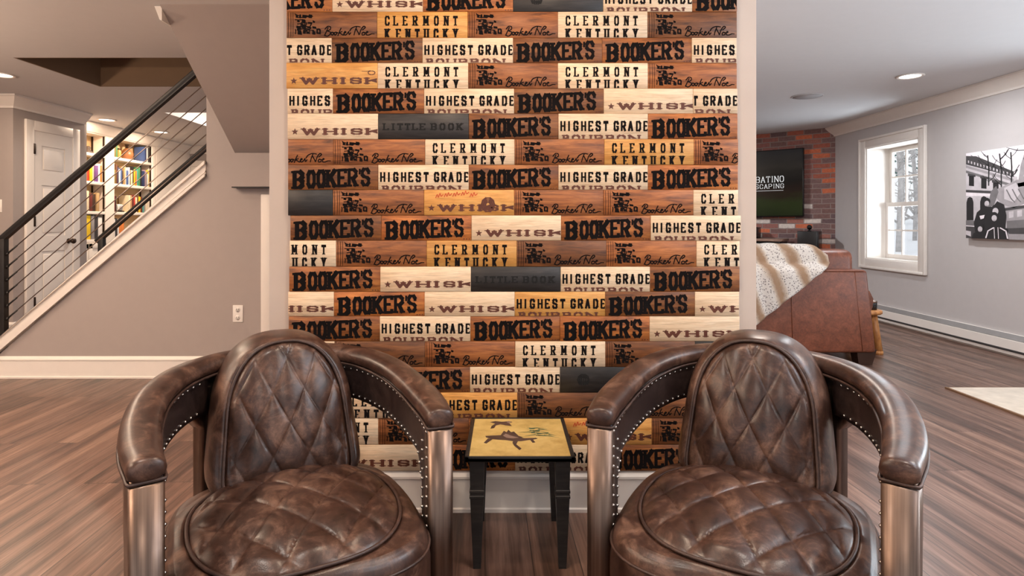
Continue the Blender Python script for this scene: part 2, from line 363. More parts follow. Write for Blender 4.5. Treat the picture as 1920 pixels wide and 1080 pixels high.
# far left: return wall, door wall
DX, D0, D1 = -4.5, 5.36, 6.27
mb = MB(); mb.box((XL, D0, 0), (DX, D0+.1, ZC)); struct(mb, 'wall_return', M['paint_warm'], 'grey return wall at the far left', 'wall')
mb = MB(); mb.box((DX-.12, D0+.1, 0), (DX, D1, ZC)); mb.box((DX-.42, D1-.02, 0), (DX-.02, D1+.06, ZC))
struct(mb, 'wall_hall', M['paint_warm'], 'wall with the white panel door', 'wall')
mb = MB(); profile(mb, CROWN, (XL, D0), (DX, D0), (0,-1), 0, 0, 1); profile(mb, CROWN, (DX, D0), (DX, D1), (1,0), 0, 1, 0); struct(mb, 'trim_1', M['white'], 'white crown moulding above the panel door', 'trim')
mb = MB(); profile(mb, BASE, (XL, D0), (DX, D0), (0,-1), 0, 0, 1); profile(mb, BASE, (DX, D0), (DX, 5.47), (1,0), 0, 1, 0); profile(mb, BASE, (DX, 6.18), (DX, D1), (1,0)); struct(mb, 'baseboard_hall', M['white'], 'white baseboard by the panel door', 'baseboard')
# panel door
dr = bpy.data.objects.new('door_1', None); COL.objects.link(dr); dr['kind'] = 'structure'; dr['label'] = 'white three panel closet door with bronze knob'; dr['category'] = 'door'
mb = MB(); a, b = 5.48, 6.17
casing(mb, lambda h, t, z: (DX+t, h, z), a+.095, b-.095, 0, 1.935, .095, 0, .025)
mb.build('door_casing', M['white'], dr)
mb = MB(); d0, d1 = a+.095, b-.095; mb.box((DX+.002, d0, .01), (DX+.006, d1, 1.935))
pan = [(.22, .78), (.93, 1.42), (1.54, 1.80)]
zs = [.01]+[z for p in pan for z in p]+[1.935]
for i in range(0, len(zs), 2): mb.box((DX+.004, d0+.1, zs[i]), (DX+.014, d1-.1, zs[i+1]))
mb.box((DX+.004, d0, .01), (DX+.014, d0+.1, 1.935)); mb.box((DX+.004, d1-.1, .01), (DX+.014, d1, 1.935))
for z0, z1 in pan: mb.bbox((DX+.004, d0+.125, z0+.03), (DX+.013, d1-.125, z1-.03), .008)
mb.build('door_leaf', M['white'], dr)
mb = MB(); mb.lathe([(.026, .014), (.026, .02), (.009, .022), (.009, .045), (.024, .052), (.03, .066), (.024, .08), (.004, .084)], (DX, d1-.055, .87), 16, axis='x'); mb.build('door_knob', M['bronze'], dr)
for z in (.3, .97+.1, 1.76):
    mb = MB(); mb.bbox((DX+.012, d0-.012, z-.05), (DX+.03, d0+.012, z+.05), .004); mb.build('hinge', M['bronze'], dr)

# bookcase wall, far back wall, outer left walls
mb = MB(); mb.box((-5.3, 6.3, 0), (-5.2, YF, ZC)); mb.box((-5.2, 8.10, 0), (-4.82, YF, ZC))
struct(mb, 'wall_bookcase', M['white2'], 'pale wall beside the built in bookcase', 'wall')
mb = MB(); mb.box((-5.2, 8.95, 0), (1.0, 9.05, ZC)); struct(mb, 'wall_back', M['paint_warm'], 'greige far wall beyond the stair', 'wall')
mb = MB(); profile(mb, CROWN, (-4.82, 8.95), (0, 8.95), (0,-1)); profile(mb, CROWN, (-4.82, 8.1), (-4.82, 8.95), (1,0)); struct(mb, 'trim_2', M['white'], 'white crown moulding on the far wall', 'trim')
mb = MB(); x0 = (347-CX)*8.95/F
casing(mb, lambda h, t, z: (h, 8.95-t, z), x0+.09, x0+.75, 0, 1.91, .09, 0, .025); mb.box((x0+.092, 8.94, 0), (x0+.748, 8.955, 1.908))
struct(mb, 'door_3', M['white'], 'white cased door on the far wall beyond the stair', 'door')
mb = MB(); mb.box((XL-.1, YB, 0), (XL, D0, ZC)); struct(mb, 'wall_outer', M['paint_warm'], 'outer left wall', 'wall')

# right wall with window opening
WYa, WYb, WZa, WZb = 5.68, 6.52, .66, 1.885          # opening
TH = .30
mb = MB()
mb.box((XR, 3.7, 0), (XR+TH, WYa, ZC)); mb.box((XR, 1.6, 0), (XR+TH, 2.2, ZC)); mb.box((XR, 2.2, 0), (XR+TH, 3.7, .6)); mb.box((XR, 2.2, 1.9), (XR+TH, 3.7, ZC)); mb.box((XR, WYb, 0), (XR+TH, 7.35, ZC)); mb.box((XR, WYa, 0), (XR+TH, WYb, WZa)); mb.box((XR, WYa, WZb), (XR+TH, WYb, ZC))  # the opening out of frame is added to let daylight in
struct(mb, 'wall_right', M['paint_right'], 'pale grey wall with the window', 'wall')
mb = MB(); profile(mb, CROWN, (XR, 1.6), (XR, 7.2), (-1,0)); struct(mb, 'trim_3', M['white'], 'white crown moulding along the window wall', 'trim')
win = bpy.data.objects.new('window_1', None); COL.objects.link(win); win['kind'] = 'structure'; win['label'] = 'white double hung window set deep in the grey wall'; win['category'] = 'window'
mb = MB(); cw = .105
mk = lambda h, t, z: (XR-t, h, z)
casing(mb, mk, WYa+.003, WYb-.003, WZa+.003, WZb-.003, cw-.022, 0, .02, True); casing(mb, mk, WYa-cw+.026, WYb+cw-.026, WZa-cw+.026, WZb+cw-.026, .026, 0, .032, True)
mb.build('window_casing', M['white'], win)
mb = MB(); t = .012; xg = XR+.2
mb.box((XR-.001, WYa+.001, WZa+.001), (XR+TH, WYa+t, WZb-.001)); mb.box((XR-.001, WYb-t, WZa+.001), (XR+TH, WYb-.001, WZb-.001)); mb.box((XR-.001, WYa+t, WZb-t), (XR+TH, WYb-t, WZb-.001)); mb.box((XR-.001, WYa+t, WZa+.001), (XR+TH, WYb-t, WZa+t))
mb.build('window_jamb', M['white'], win)
ya, yb, za, zb = WYa+t, WYb-t, WZa+t, WZb-t; zm = (za+zb)/2-.02
def sash(x, z0, z1, name):
    mb = MB(); fw = .045
    casing(mb, lambda h, t, z: (x+t, h, z), ya+.01+fw, yb-.01-fw, z0+fw, z1-fw, fw, 0, .035, True, .004)
    for k in (1, 2):
        yy = ya+(yb-ya)*k/3; mb.box((x+.008, yy-.009, z0), (x+.028, yy+.009, z1))
    zz = (z0+z1)/2; mb.box((x+.0075, ya+.05, zz-.009), (x+.0285, yb-.05, zz+.009))
    o = mb.build(name, M['white'], win)
    mb = MB(); mb.poly([(x+.018, ya+.03, z0+.02), (x+.018, yb-.03, z0+.02), (x+.018, yb-.03, z1-.02), (x+.018, ya+.03, z1-.02)]); mb.build('window_pane', M['glass'], o)
sash(XR+.235, zm-.02, zb, 'upper_sash'); sash(XR+.195, za, zm+.025, 'lower_sash')

# corner brick wall
BA = Vector((XR+.03, 7.11, 0)); BDIR = Vector((-.76, .65, 0)).normalized(); BL = 2.6
BN = Vector((-BDIR.y, BDIR.x, 0)); BN = BN if BN.y < 0 else -BN
bw = MB(); bw.box((0, 0, 0), (BL, .12, ZC))
brick = struct(bw, 'wall_brick', M['brick'], 'reclaimed red brick corner wall behind the television', 'wall')
brot = math.atan2(BDIR.y, BDIR.x)
# local +y must point away from the camera
brick.location = BA; brick.rotation_euler.z = brot
if (Matrix.Rotation(brot, 3, 'Z') @ Vector((0, 1, 0))).y < 0: brick.scale.y = -1
def onbrick(t, out, z): return BA+BDIR*t+BN*out+Vector((0, 0, z))
mb = MB(); mb.box((1.0, 8.9, 0), (2.4, 9.0, ZC)); struct(mb, 'wall_far', M['paint_right'], 'grey wall beyond the brick corner', 'wall')

# ------------------------------------------------------------------ lettered planks
GL = {'O': [[(0,.22),(0,.78),(.28,1),(.72,1),(1,.78),(1,.22),(.72,0),(.28,0),(0,.22)]],
 'A': [[(0,0),(.5,1),(1,0)],[(.2,.33),(.8,.33)]], 'B': [[(0,0),(0,1),(.7,1),(1,.86),(1,.66),(.75,.52),(0,.52)],[(.75,.52),(1,.38),(1,.14),(.7,0),(0,0)]],
 'C': [[(1,.7),(1,.8),(.74,1),(.26,1),(0,.8),(0,.2),(.26,0),(.74,0),(1,.2),(1,.3)]], 'D': [[(0,0),(0,1),(.65,1),(1,.8),(1,.2),(.65,0),(0,0)]],
 'E': [[(1,.85),(1,1),(0,1),(0,0),(1,0),(1,.15)],[(0,.52),(.72,.52)]], 'G': [[(1,.7),(1,.8),(.74,1),(.26,1),(0,.8),(0,.2),(.26,0),(.74,0),(1,.2),(1,.45),(.55,.45)]],
 'H': [[(0,0),(0,1)],[(1,0),(1,1)],[(0,.5),(1,.5)]], 'I': [[(.5,0),(.5,1)]], 'K': [[(0,0),(0,1)],[(1,1),(.05,.42)],[(.35,.58),(1,0)]],
 'L': [[(0,1),(0,0),(1,0),(1,.18)]], 'M': [[(0,0),(0,1),(.5,.25),(1,1),(1,0)]], 'N': [[(0,0),(0,1),(1,0),(1,1)]],
 'P': [[(0,0),(0,1),(.7,1),(1,.85),(1,.6),(.7,.46),(0,.46)]], 'R': [[(0,0),(0,1),(.7,1),(1,.86),(1,.62),(.7,.48),(0,.48)],[(.5,.48),(1,0)]],
 'S': [[(1,.72),(1,.84),(.75,1),(.25,1),(0,.86),(0,.64),(.22,.54),(.78,.46),(1,.36),(1,.14),(.75,0),(.25,0),(0,.16),(0,.28)]],
 'T': [[(0,.82),(0,1),(1,1),(1,.82)],[(.5,1),(.5,0)]], 'U': [[(0,1),(0,.2),(.28,0),(.72,0),(1,.2),(1,1)]], 'W': [[(0,1),(.26,0),(.5,.8),(.74,0),(1,1)]],
 'Y': [[(0,1),(.5,.45),(1,1)],[(.5,.45),(.5,0)]], "'": [[(.5,1),(.4,.72)]], '*': []}
SERIF = {'R': [(0,0),(0,1),(1,0)], 'H': [(0,0),(0,1),(1,0),(1,1)], 'I': [(.5,0),(.5,1)], 'K': [(0,0),(0,1),(1,0),(1,1)], 'L': [(0,1),(0,0)], 'M': [(0,0),(0,1),(1,1),(1,0)],
 'N': [(0,0),(0,1),(1,1)], 'T': [(.5,0)], 'U': [(0,1),(1,1)], 'W': [(0,1),(1,1),(.5,.85)], 'Y': [(0,1),(1,1),(.5,0)], 'B': [(0,0),(0,1)], 'E': [(0,0),(0,1)], 'D': [(0,0),(0,1)], 'P': [(0,0),(0,1)], 'A': [(0,0),(1,0)]}
def seg_quad(p, q, t, ext=.5):
    dx, dy = q[0]-p[0], q[1]-p[1]; L = math.hypot(dx, dy) or 1e-6; dx /= L; dy /= L; h = t/2; e = h*ext
    a = (p[0]-dx*e, p[1]-dy*e); b = (q[0]+dx*e, q[1]+dy*e); nx, ny = -dy*h, dx*h
    return [(a[0]+nx, a[1]+ny), (b[0]+nx, b[1]+ny), (b[0]-nx, b[1]-ny), (a[0]-nx, a[1]-ny)]
def stroke(out, pts, tv, th, mat):
    for p, q in zip(pts, pts[1:]):
        L = math.hypot(q[0]-p[0], q[1]-p[1]) or 1e-6
        out.append((seg_quad(p, q, tv*abs(q[1]-p[1])/L+th*abs(q[0]-p[0])/L, .6), mat))
def glyph(out, ch, x, y, w, h, tv, th, mat, serif=0.0, slope=0.0):     # x,y = lower left, y up
    f = lambda u: (x+tv/2+u[0]*(w-tv), y+th/2+u[1]*(h-th)+slope*(u[0]*w))
    for pl in GL[ch]: stroke(out, [f(u) for u in pl], tv, th, mat)
    if serif:
        for u in SERIF.get(ch, []):
            c = f(u); stroke(out, [(c[0]-serif-tv*.5, c[1]), (c[0]+serif+tv*.5, c[1])], th*.8, th*.8, mat)
def star(out, cx, cy, r, mat):
    for k in range(5):
        a = PI/2+2*PI*k/5; p = (cx+r*math.cos(a), cy+r*math.sin(a))
        l = (cx+.42*r*math.cos(a-PI/5), cy+.42*r*math.sin(a-PI/5)); rr = (cx+.42*r*math.cos(a+PI/5), cy+.42*r*math.sin(a+PI/5))
        out.append(([(cx, cy), l, p, rr], mat))
def circ(cx, cy, r, ry=None, a0=0, a1=2*PI, n=10):
    return [(cx+r*math.cos(a0+(a1-a0)*k/n), cy+(ry or r)*math.sin(a0+(a1-a0)*k/n)) for k in range(n+1)]
def sm2(pts, n=5): return [(v.x, v.y) for v in crom([(a, b, 0) for a, b in pts], n)]
SIGN = [sm2([(1,1),(4,7),(8,15)]), sm2([(2,12),(7,17),(12,16),(12,12),(7,9),(12,7),(11,3),(6,0),(1,2)]), sm2([(13,5),(15,7),(18,5),(16,2),(13,4),(15,7),(19,6),(22,7),(24,5),(21,2),(19,5),(22,7),(26,6)]),
 sm2([(26,1),(29,8),(32,14)]), sm2([(34,8),(29,6),(32,4),(36,2),(38,5),(41,7),(39,8),(37,4),(40,2),(44,5),(46,8),(47,3),(50,6)]),
 sm2([(48,9),(52,14),(60,17),(68,16)]), sm2([(61,16),(58,9),(56,2)]), sm2([(60,13),(64,6),(66,3),(69,11),(74,17),(77,15),(72,11)]), sm2([(74,7),(71,5),(72,2),(76,3),(76,6),(73,7),(78,6),(82,7),(80,8),(79,3),(83,2),(89,4),(94,4)])]
WOODCUT = random.Random(3)
CUT = []
for k, y in enumerate((33, 24, 14, 4)):
    x = 1.0+(0, 2, 1, 3)[k]
    while x < 27:
        w_ = WOODCUT.uniform(3, 7.5); h_ = WOODCUT.uniform(3, 7.5); dy = WOODCUT.uniform(-1.5, 1.5)-.06*x
        CUT.append(('q', [(x, y+dy), (x+w_, y+dy-.7), (x+w_-WOODCUT.uniform(-1, 1.6), y+dy+h_-.9), (x+WOODCUT.uniform(-.5, 1), y+dy+h_)])); x += w_+WOODCUT.uniform(.8, 3)
for k in range(15):
    x = WOODCUT.uniform(0, 26); y = WOODCUT.uniform(2, 30); CUT.append(('s', [(x, y), (x+WOODCUT.uniform(-1.5, 1.5), y+WOODCUT.uniform(3, 6)), (x+WOODCUT.uniform(-1, 3), y+WOODCUT.uniform(6, 10))]))
for k in range(10):
    x = WOODCUT.uniform(0, 18); y = WOODCUT.uniform(2, 38); CUT.append(('s', [(x, y), (x+5, y+WOODCUT.uniform(-1, 1)), (x+WOODCUT.uniform(8, 13), y+WOODCUT.uniform(-2, 1))]))
CUT += [('q', [(-1,41),(3,38),(9,36),(4,35),(1,36)]), ('q', [(27,28),(31,26),(30,23),(27,24)]), ('q', [(26,10),(31,8),(31,5),(27,5)])]
PH = 47.5
def art(kind):                                          # polygons in px, y up, plank 169 x 47.5
    o = []; INK, BRN = 1, 2
    if kind == 'B':
        for ch, a, b, tv in (('B',8.5,31,8.2),('O',35,52.3,6.2),('O',53.7,71,6.2),('K',71.5,91.5,6.4),('E',92.5,111,6.0),('R',112,130.5,5.8),("'",132.5,137,3.6),('S',137,154,5.4)):
            f = (a-9)/143; y0 = 1.2+6.0*f; h = 35.0
            glyph(o, ch, a, y0, b-a, h, tv, 5.2 if ch != 'S' else 4.6, INK, 1.2 if ch in 'BKER' else 0, .03)
        for x in (154, 159, 164): o.append(([(x,2),(x+2,2),(x+2,4),(x,4)], BRN))
    elif kind in ('H', 'HG'):
        for ch, c in zip('HIGHESTGRADE', (8.5,20,33,47.5,61,75,89.5,109,122.5,136,151,165)):
            glyph(o, ch, c-4.9, 14.5, 9.8, 19.5, 3.4, 3.0, INK)
        for ch, a, b in (('B',8,20),('O',25,41),('U',45,63),('R',68,84),('B',90,105),('O',110,127),('N',132,163)):
            glyph(o, ch, a, -4.5, min(b-a, 22), 12.5, 4.0, 2.2, BRN, 1.2)
    elif kind in ('C', 'CG'):
        for ch, c in zip('CLERMONT', (19,35,52.5,71,90.5,110.5,129,146)): glyph(o, ch, c-4.4, 22, 9 if ch != 'M' else 10, 18, 3.0, 2.1, INK, 1.0)
        for ch, c in zip('KENTUCKY', (19,40,57.5,75,92,110,127.5,146)): glyph(o, ch, c-4.6, -2.5, 9.4, 19, 3.6, 2.2, INK, 1.0)
    elif kind in ('W', 'WG', 'WS'):
        star(o, 14, 13.8, 6.8, 2)
        for ch, a, b in (('W',27,59),('H',67,93),('I',98,112),('S',118,140),('K',146,180)): glyph(o, ch, a, 8.5, b-a, 11.5, {'W': 5.6, 'S': 4.2}.get(ch, 6.4), 2.2, 2, 2.0 if ch != 'S' else 0)
        if kind == 'WG':
            o2 = [(circ(158, 29, 6.5, 3.6), 2), ([(p[0], p[1]) for p in circ(158, 29, 4, 2.2)], 0)]
            for p, m in o2[:1]: stroke(o, p, 1.2, 1.2, 2)
            stroke(o, sm2([(140,32),(150,32),(156,33)]), .8, .8, 2)
        if kind == 'WS':
            for k in range(3): stroke(o, circ(120, 20, 12-3.6*k, 13-3.8*k), 2.8, 2.4, 2)
            rr = random.Random(5)
            for k in range(5):
                x = 22+k*16; y = 30+rr.uniform(-6, 8); stroke(o, sm2([(x,y),(x+3,y+6),(x+5,y+1),(x+8,y+8),(x+10,y+3),(x+14,y+6)]), 1.1, 1.1, 3)
    elif kind == 'L':
        for ch, c in zip('LITTLEBOOK', (15,28,41,55,69,83,104,120,136,152)): glyph(o, ch, c-5.5, 16.5, 11, 13, 3.2, 2.0, INK, 1.3)
    elif kind == 'N':
        for t, pts in CUT:
            P = [(16+x*1.22, 3.5+y*1.02) for x, y in pts]
            if t == 'q': o.append((P, INK))
            else: stroke(o, P, 1.5, 1.5, INK)
        for P in (circ(60, 12, 2.6, 4.2), [(57,8),(57,16)], [(63,7),(63,15)]): stroke(o, P, 2.2, 1.8, INK)
        for pts in SIGN: stroke(o, [(70+x*1.0, 3+y*1.05) for x, y in pts], 1.5, 1.5, INK)
        for x in (3, 8, 12): stroke(o, [(x, 1), (x+.6, 24), (x, 46)], .7, .7, INK)
    elif kind == 'E':
        for k in range(3): stroke(o, circ(44, 24, 11-3*k, 10-2.6*k, .3*k, 2*PI-.4*k), 1.6, 1.6, INK)
        for x in (36, 40, 44, 48, 52): stroke(o, [(x, 15), (x+1, 31)], 1.6, 1.6, INK)
    return o
def clip(poly, x0, x1, y0, y1):
    def cut(P, ins, inter):
        R = []
        for i in range(len(P)):
            a, b = P[i-1], P[i]
            if ins(b):
                if not ins(a): R.append(inter(a, b))
                R.append(b)
            elif ins(a): R.append(inter(a, b))
        return R
    for ax, v, sgn in ((0, x0, 1), (0, x1, -1), (1, y0, 1), (1, y1, -1)):
        if not poly: break
        def it(a, b):
            t = (v-a[ax])/((b[ax]-a[ax]) or 1e-9); return (a[0]+(b[0]-a[0])*t, a[1]+(b[1]-a[1])*t)
        poly = cut(poly, lambda p: (p[ax]-v)*sgn >= 0, it)
    return poly
PLS = {'B': ('w_brown', 'ink', 'ink_brown'), 'H': ('w_pale', 'ink', 'ink_brown'), 'HG': ('w_gold', 'ink', 'ink_brown'), 'C': ('w_pale', 'ink', 'ink'), 'CG': ('w_gold', 'ink', 'ink'), 'W': ('w_pale', 'ink', 'ink_brown'),
       'WG': ('w_gold', 'ink', 'ink_brown'), 'WS': ('w_gold', 'ink', 'ink_brown'), 'L': ('w_black', 'ink_burn', 'ink_burn'), 'K': ('w_black', 'ink', 'ink'), 'E': ('w_black', 'ink_burn', 'ink_burn'), 'N': ('w_note', 'ink', 'ink_brown')}
PLN = {'B': 'reddish brown plank with large black lettering', 'H': 'pale plank lettered HIGHEST GRADE BOURBON', 'HG': 'golden plank lettered HIGHEST GRADE BOURBON', 'C': 'pale plank lettered CLERMONT KENTUCKY', 'CG': 'golden plank lettered CLERMONT KENTUCKY',
       'W': 'pale plank with a star and brown slab lettering', 'WG': 'golden plank with a star and a knot', 'WS': 'golden plank with a star and scribbled writing', 'L': 'charred plank with burnt lettering', 'K': 'plain charred plank', 'E': 'charred plank with a burnt round emblem', 'N': 'walnut plank with a woodcut and a signature'}
RY = [-25, 22, 71, 118, 166, 213, 261, 309, 356, 404, 451, 500, 547, 593, 640, 688, 736, 784, 834, 883]
ROWS = [
 [(537,623,'B',453),(623,793,'W'),(793,962,'B'),(962,1131,'E'),(1131,1298,'H'),(1298,1382,'B')],
 [(537,707,'N'),(707,877,'CG'),(877,1046,'N'),(1046,1214,'C'),(1214,1382,'N')],
 [(537,622,'H',453),(622,792,'B'),(792,962,'H'),(962,1129,'B'),(1129,1297,'B'),(1297,1381,'H')],
 [(537,708,'WG'),(708,878,'C'),(878,1046,'N'),(1046,1215,'C'),(1215,1382,'N')],
 [(539,624,'H'),(624,795,'B'),(795,964,'H'),(964,1132,'B'),(1132,1300,'W'),(1300,1383,'H',1214)],
 [(539,709,'W'),(709,879,'L'),(879,1047,'B'),(1047,1215,'H'),(1215,1383,'B')],
 [(540,625,'N',456),(625,797,'N'),(797,965,'C'),(965,1133,'N'),(1133,1301,'CG'),(1301,1384,'N')],
 [(540,709,'B'),(709,879,'H'),(879,1047,'B'),(1047,1215,'H'),(1215,1384,'B')],
 [(540,624,'K'),(624,795,'N'),(795,964,'WS'),(964,1132,'N'),(1132,1300,'N'),(1300,1384,'C')],
 [(544,715,'B'),(715,884,'B'),(884,1052,'W'),(1052,1220,'B'),(1220,1389,'H')],
 [(543,630,'C',461),(630,800,'N'),(800,969,'CG'),(969,1137,'N'),(1137,1306,'N'),(1306,1387,'C')],
 [(542,713,'B'),(713,883,'W'),(883,1051,'L'),(1051,1219,'H'),(1219,1387,'B')],
 [(540,626,'W',457),(626,796,'B'),(796,965,'W'),(965,1135,'HG'),(1135,1303,'B'),(1303,1386,'W')],
 [(541,712,'B'),(712,882,'H'),(882,1050,'B'),(1050,1218,'B'),(1218,1387,'W')],
 [(541,627,'C',458),(627,797,'N'),(797,966,'N'),(966,1135,'C'),(1135,1303,'N'),(1303,1387,'K')],
 [(541,711,'B'),(711,881,'B'),(881,1050,'H'),(1050,1218,'E'),(1218,1387,'B')],
 [(541,630,'N',461),(630,800,'C'),(800,970,'HG'),(970,1139,'N'),(1139,1307,'N'),(1307,1387,'N')],
 [(541,709,'C'),(709,879,'N'),(879,1053,'N'),(1053,1222,'WS'),(1222,1387,'N')],
 [(541,627,'W',457),(627,797,'W'),(797,966,'B'),(966,1135,'H'),(1135,1303,'B'),(1303,1387,'B')]]
PT = .014; PYF = WY-PT; PS = PYF/F                      # metres per px at the plank face
panel = thing('plank_panel', 'wall panel of lettered wooden box lids behind the two leather chairs', 'wood wall panel', ((960-CX)*PS, WY, .0))
ORDW = ['first', 'second', 'third', 'fourth', 'fifth', 'sixth', 'seventh', 'eighth', 'ninth', 'tenth', 'eleventh', 'twelfth', 'thirteenth', 'fourteenth', 'fifteenth', 'sixteenth', 'seventeenth', 'eighteenth', 'nineteenth', 'twentieth', 'twenty-first', 'twenty-second', 'twenty-third', 'twenty-fourth', 'twenty-fifth', 'twenty-sixth']
rp = random.Random(11)
for r, row in enumerate(ROWS):
    y0, y1 = RY[r], RY[r+1]; h = y1-y0
    for k, it in enumerate(row):
        x0, x1, kd = it[:3]; org = it[3] if len(it) > 3 else x0; th = PT+rp.uniform(-.001, .0014)
        wpx = x1-x0; half = wpx < 120
        mb = MB(); g = .00035; W_, H_ = wpx*PS, h*PS
        mb.bbox((-W_/2+g, 0, -H_/2+g), (W_/2-g, th, H_/2-g), .0011, 0, 1)
        sx = 1.0 if half else wpx/169.0; sx = wpx/169.0 if not half else 1.0; sy = h/PH
        ni = 0
        for poly, m in art(kd):
            P = [((org-x0)+p[0]*sx, p[1]*sy) for p in poly]; P = clip(P, .9, wpx-.9, .9, h-.9)
            if len(P) >= 3: ni += 1; mb.add([(p[0]*PS-W_/2, -.0003-2.2e-5*(ni % 31), p[1]*PS-H_/2) for p in P], [tuple(range(len(P)))], m)
        cx, cy = (x0+x1)/2, (y0+y1)/2
        o = mb.build('plank', [M[a] for a in PLS[kd]]+[M['ink_red']], panel)
        o.location = ((cx-CX)*PS-(960-CX)*PS, -th-.0002, EYE-(cy-CY)*PS)
        o['label'] = PLN[kd]

# ------------------------------------------------------------------ aviator chairs
def disc(mb, R, prof, nseg, m=0):
    """closed surface from rings; R(theta)->(a,b) outline, prof(r-index)->list of (r, fn(a,b,theta)->point)"""
    n = nseg; vs = []; fs = []
    vs.append(prof[0][1](0.0, 0.0, 0.0, 0.0))
    for (r, fn) in prof[1:]:
        for j in range(n):
            th = 2*PI*j/n; a, b = R(th); vs.append(fn(a*r, b*r, th, r))
    for j in range(n): fs.append((0, 1+j, 1+(j+1)%n))
    k = len(prof)-1
    for i in range(k-1):
        for j in range(n): fs.append((1+i*n+j, 1+(i+1)*n+j, 1+(i+1)*n+(j+1)%n, 1+i*n+(j+1)%n))
    fs.append(tuple(1+(k-1)*n+j for j in range(n)))
    mb.add(vs, fs, m, True)
def supell(th, a, b, e):
    c, s_ = math.cos(th), math.sin(th)
    r = (abs(c/a)**e+abs(s_/b)**e)**(-1/e); return (c*r, s_*r)
def quilt(x, y, w, h):
    p = x/w+y/h; q = x/w-y/h
    a = abs(math.sin(PI*p)); b = abs(math.sin(PI*q)); return min(1.0, (a*b)**.33)
def sstep(a, b, x):
    t = max(0, min(1, (x-a)/(b-a))); return t*t*(3-2*t)
# --- shared meshes in chair space (front = -y)
SA, SB, SEXP = .284, .305, 3.8
OVA, OVB, OVC = .238, .268, -.005
SC_Y = -.13
def seat_out(th): return supell(th, SA, SB, SEXP)
def seat_z(a, b):
    d = min(1, math.hypot(a/SA, b/SB)); return .338+.066*(1-d**2.2)
def oval_d(a, b): return (abs(a/OVA)**2.35+abs((b-OVC)/OVB)**2.35)**(1/2.35)
def seat_fn(a, b, th, r):
    z = seat_z(a, b); d = oval_d(a, b)
    if d < 1: z += .0135*quilt(a, b-.02, .118, .168)*(1-sstep(.86, 1.0, d)*.8)-.002
    z -= .007*math.exp(-((d-1)/.02)**2)
    if d > 1: z += .006*math.sin(min(1, (d-1)/.25)*PI)
    return (a, b+SC_Y, z)
prof = [(0.0, seat_fn)]
NR = 96
for i in range(1, NR+1): prof.append((.93*i/NR, seat_fn))
for k in range(1, 9):                                  # roll over the edge
    al = k/8*PI/2
    def fn(a, b, th, r, al=al):
        A, B = seat_out(th); rr = .93+.07*math.sin(al); z0 = seat_z(A*.93, B*.93)
        return (A*rr, B*rr+SC_Y, z0-.045*(1-math.cos(al)))
    prof.append((1.0, fn))
for z, rr in ((.27, 1.01), (.20, 1.01), (.12, .99), (.085, .965), (.08, .9)):
    prof.append((1.0, lambda a, b, th, r, z=z, rr=rr: (a*rr, b*rr+SC_Y, z+.004*math.sin(th*9+z*30))))
seat_mb = MB(); disc(seat_mb, seat_out, prof, 288)
seat_pipe = MB()
pp = []
for j in range(140):
    th = 2*PI*j/140; A, B = supell(th, OVA, OVB, 2.35); pp.append((A, B+OVC+SC_Y, seat_z(A, B+OVC)+.001))
seat_pipe.tube(pp, .0042, 8, closed=True)
seam = []
for j in range(160):
    th = 2*PI*j/160; A, B = seat_out(th); rr = .93+.07*math.sin(1.25); seam.append((A*rr*1.004, B*rr*1.004+SC_Y, seat_z(A*.93, B*.93)-.045*(1-math.cos(1.25))))
seat_pipe.tube(seam, .0034, 6, closed=True)
# back cushion: local plane (a = x, b = up from z0)
BZ0, BCB, BW_, BTOP, BBOT = .33, .20, .210, .202, .20
def back_out(th):
    if math.sin(th) >= 0: return supell(th, BW_, BTOP, 2.5)
    return supell(th, BW_, BBOT, 9)
def place_b(a, b, d):                                   # d = toward front
    z = BZ0+BCB+b; lean = .105+.30*(b+BCB)
    return (a*(1.0-.50*max(0, b+BCB-.04)), lean-d-.02*math.cos(a/BW_*1.2), z)
def panel_out(th):
    if math.sin(th) >= 0: return supell(th, .168, BTOP-.014, 2.35)
    return supell(th, .168, BBOT-.004, 9)
def back_front(q):
    def fn(a, b, th, r):
        A, B_ = panel_out(th); a, b = A*q, B_*q
        quil = .010*quilt(a, b+.02, .096, .166)*(1-sstep(.9, 1.0, q)*.85)
        return place_b(a, b, .055+.03*(1-q*q)+quil-.006*math.exp(-((q-1)/.03)**2))
    return fn
prof = [(0.0, back_front(0))]
for i in range(1, 81): prof.append((1, back_front(i/80)))
def mixo(k, d, sh=1.0):
    def fn(a, b, th, r):
        A, B_ = panel_out(th); P_, Q_ = back_out(th); return place_b((A+(P_-A)*k)*sh, (B_+(Q_-B_)*k)*sh, d)
    return fn
for k, d, sh in ((.12, .057, 1), (.35, .055, 1), (.6, .046, 1), (.82, .030, 1), (.95, .006, 1), (1, -.025, 1), (1, -.065, 1), (1, -.09, .97), (1, -.1, .88), (1, -.105, .5)): prof.append((1, mixo(k, d, sh)))
back_mb = MB(); disc(back_mb, back_out, prof, 260)
back_pipe = MB(); pp = []
for j in range(130):
    th = 2*PI*j/130; A, B_ = panel_out(th); pp.append(place_b(A*1.01, B_*1.005, .0575))
back_pipe.tube(pp, .0042, 8, closed=True)
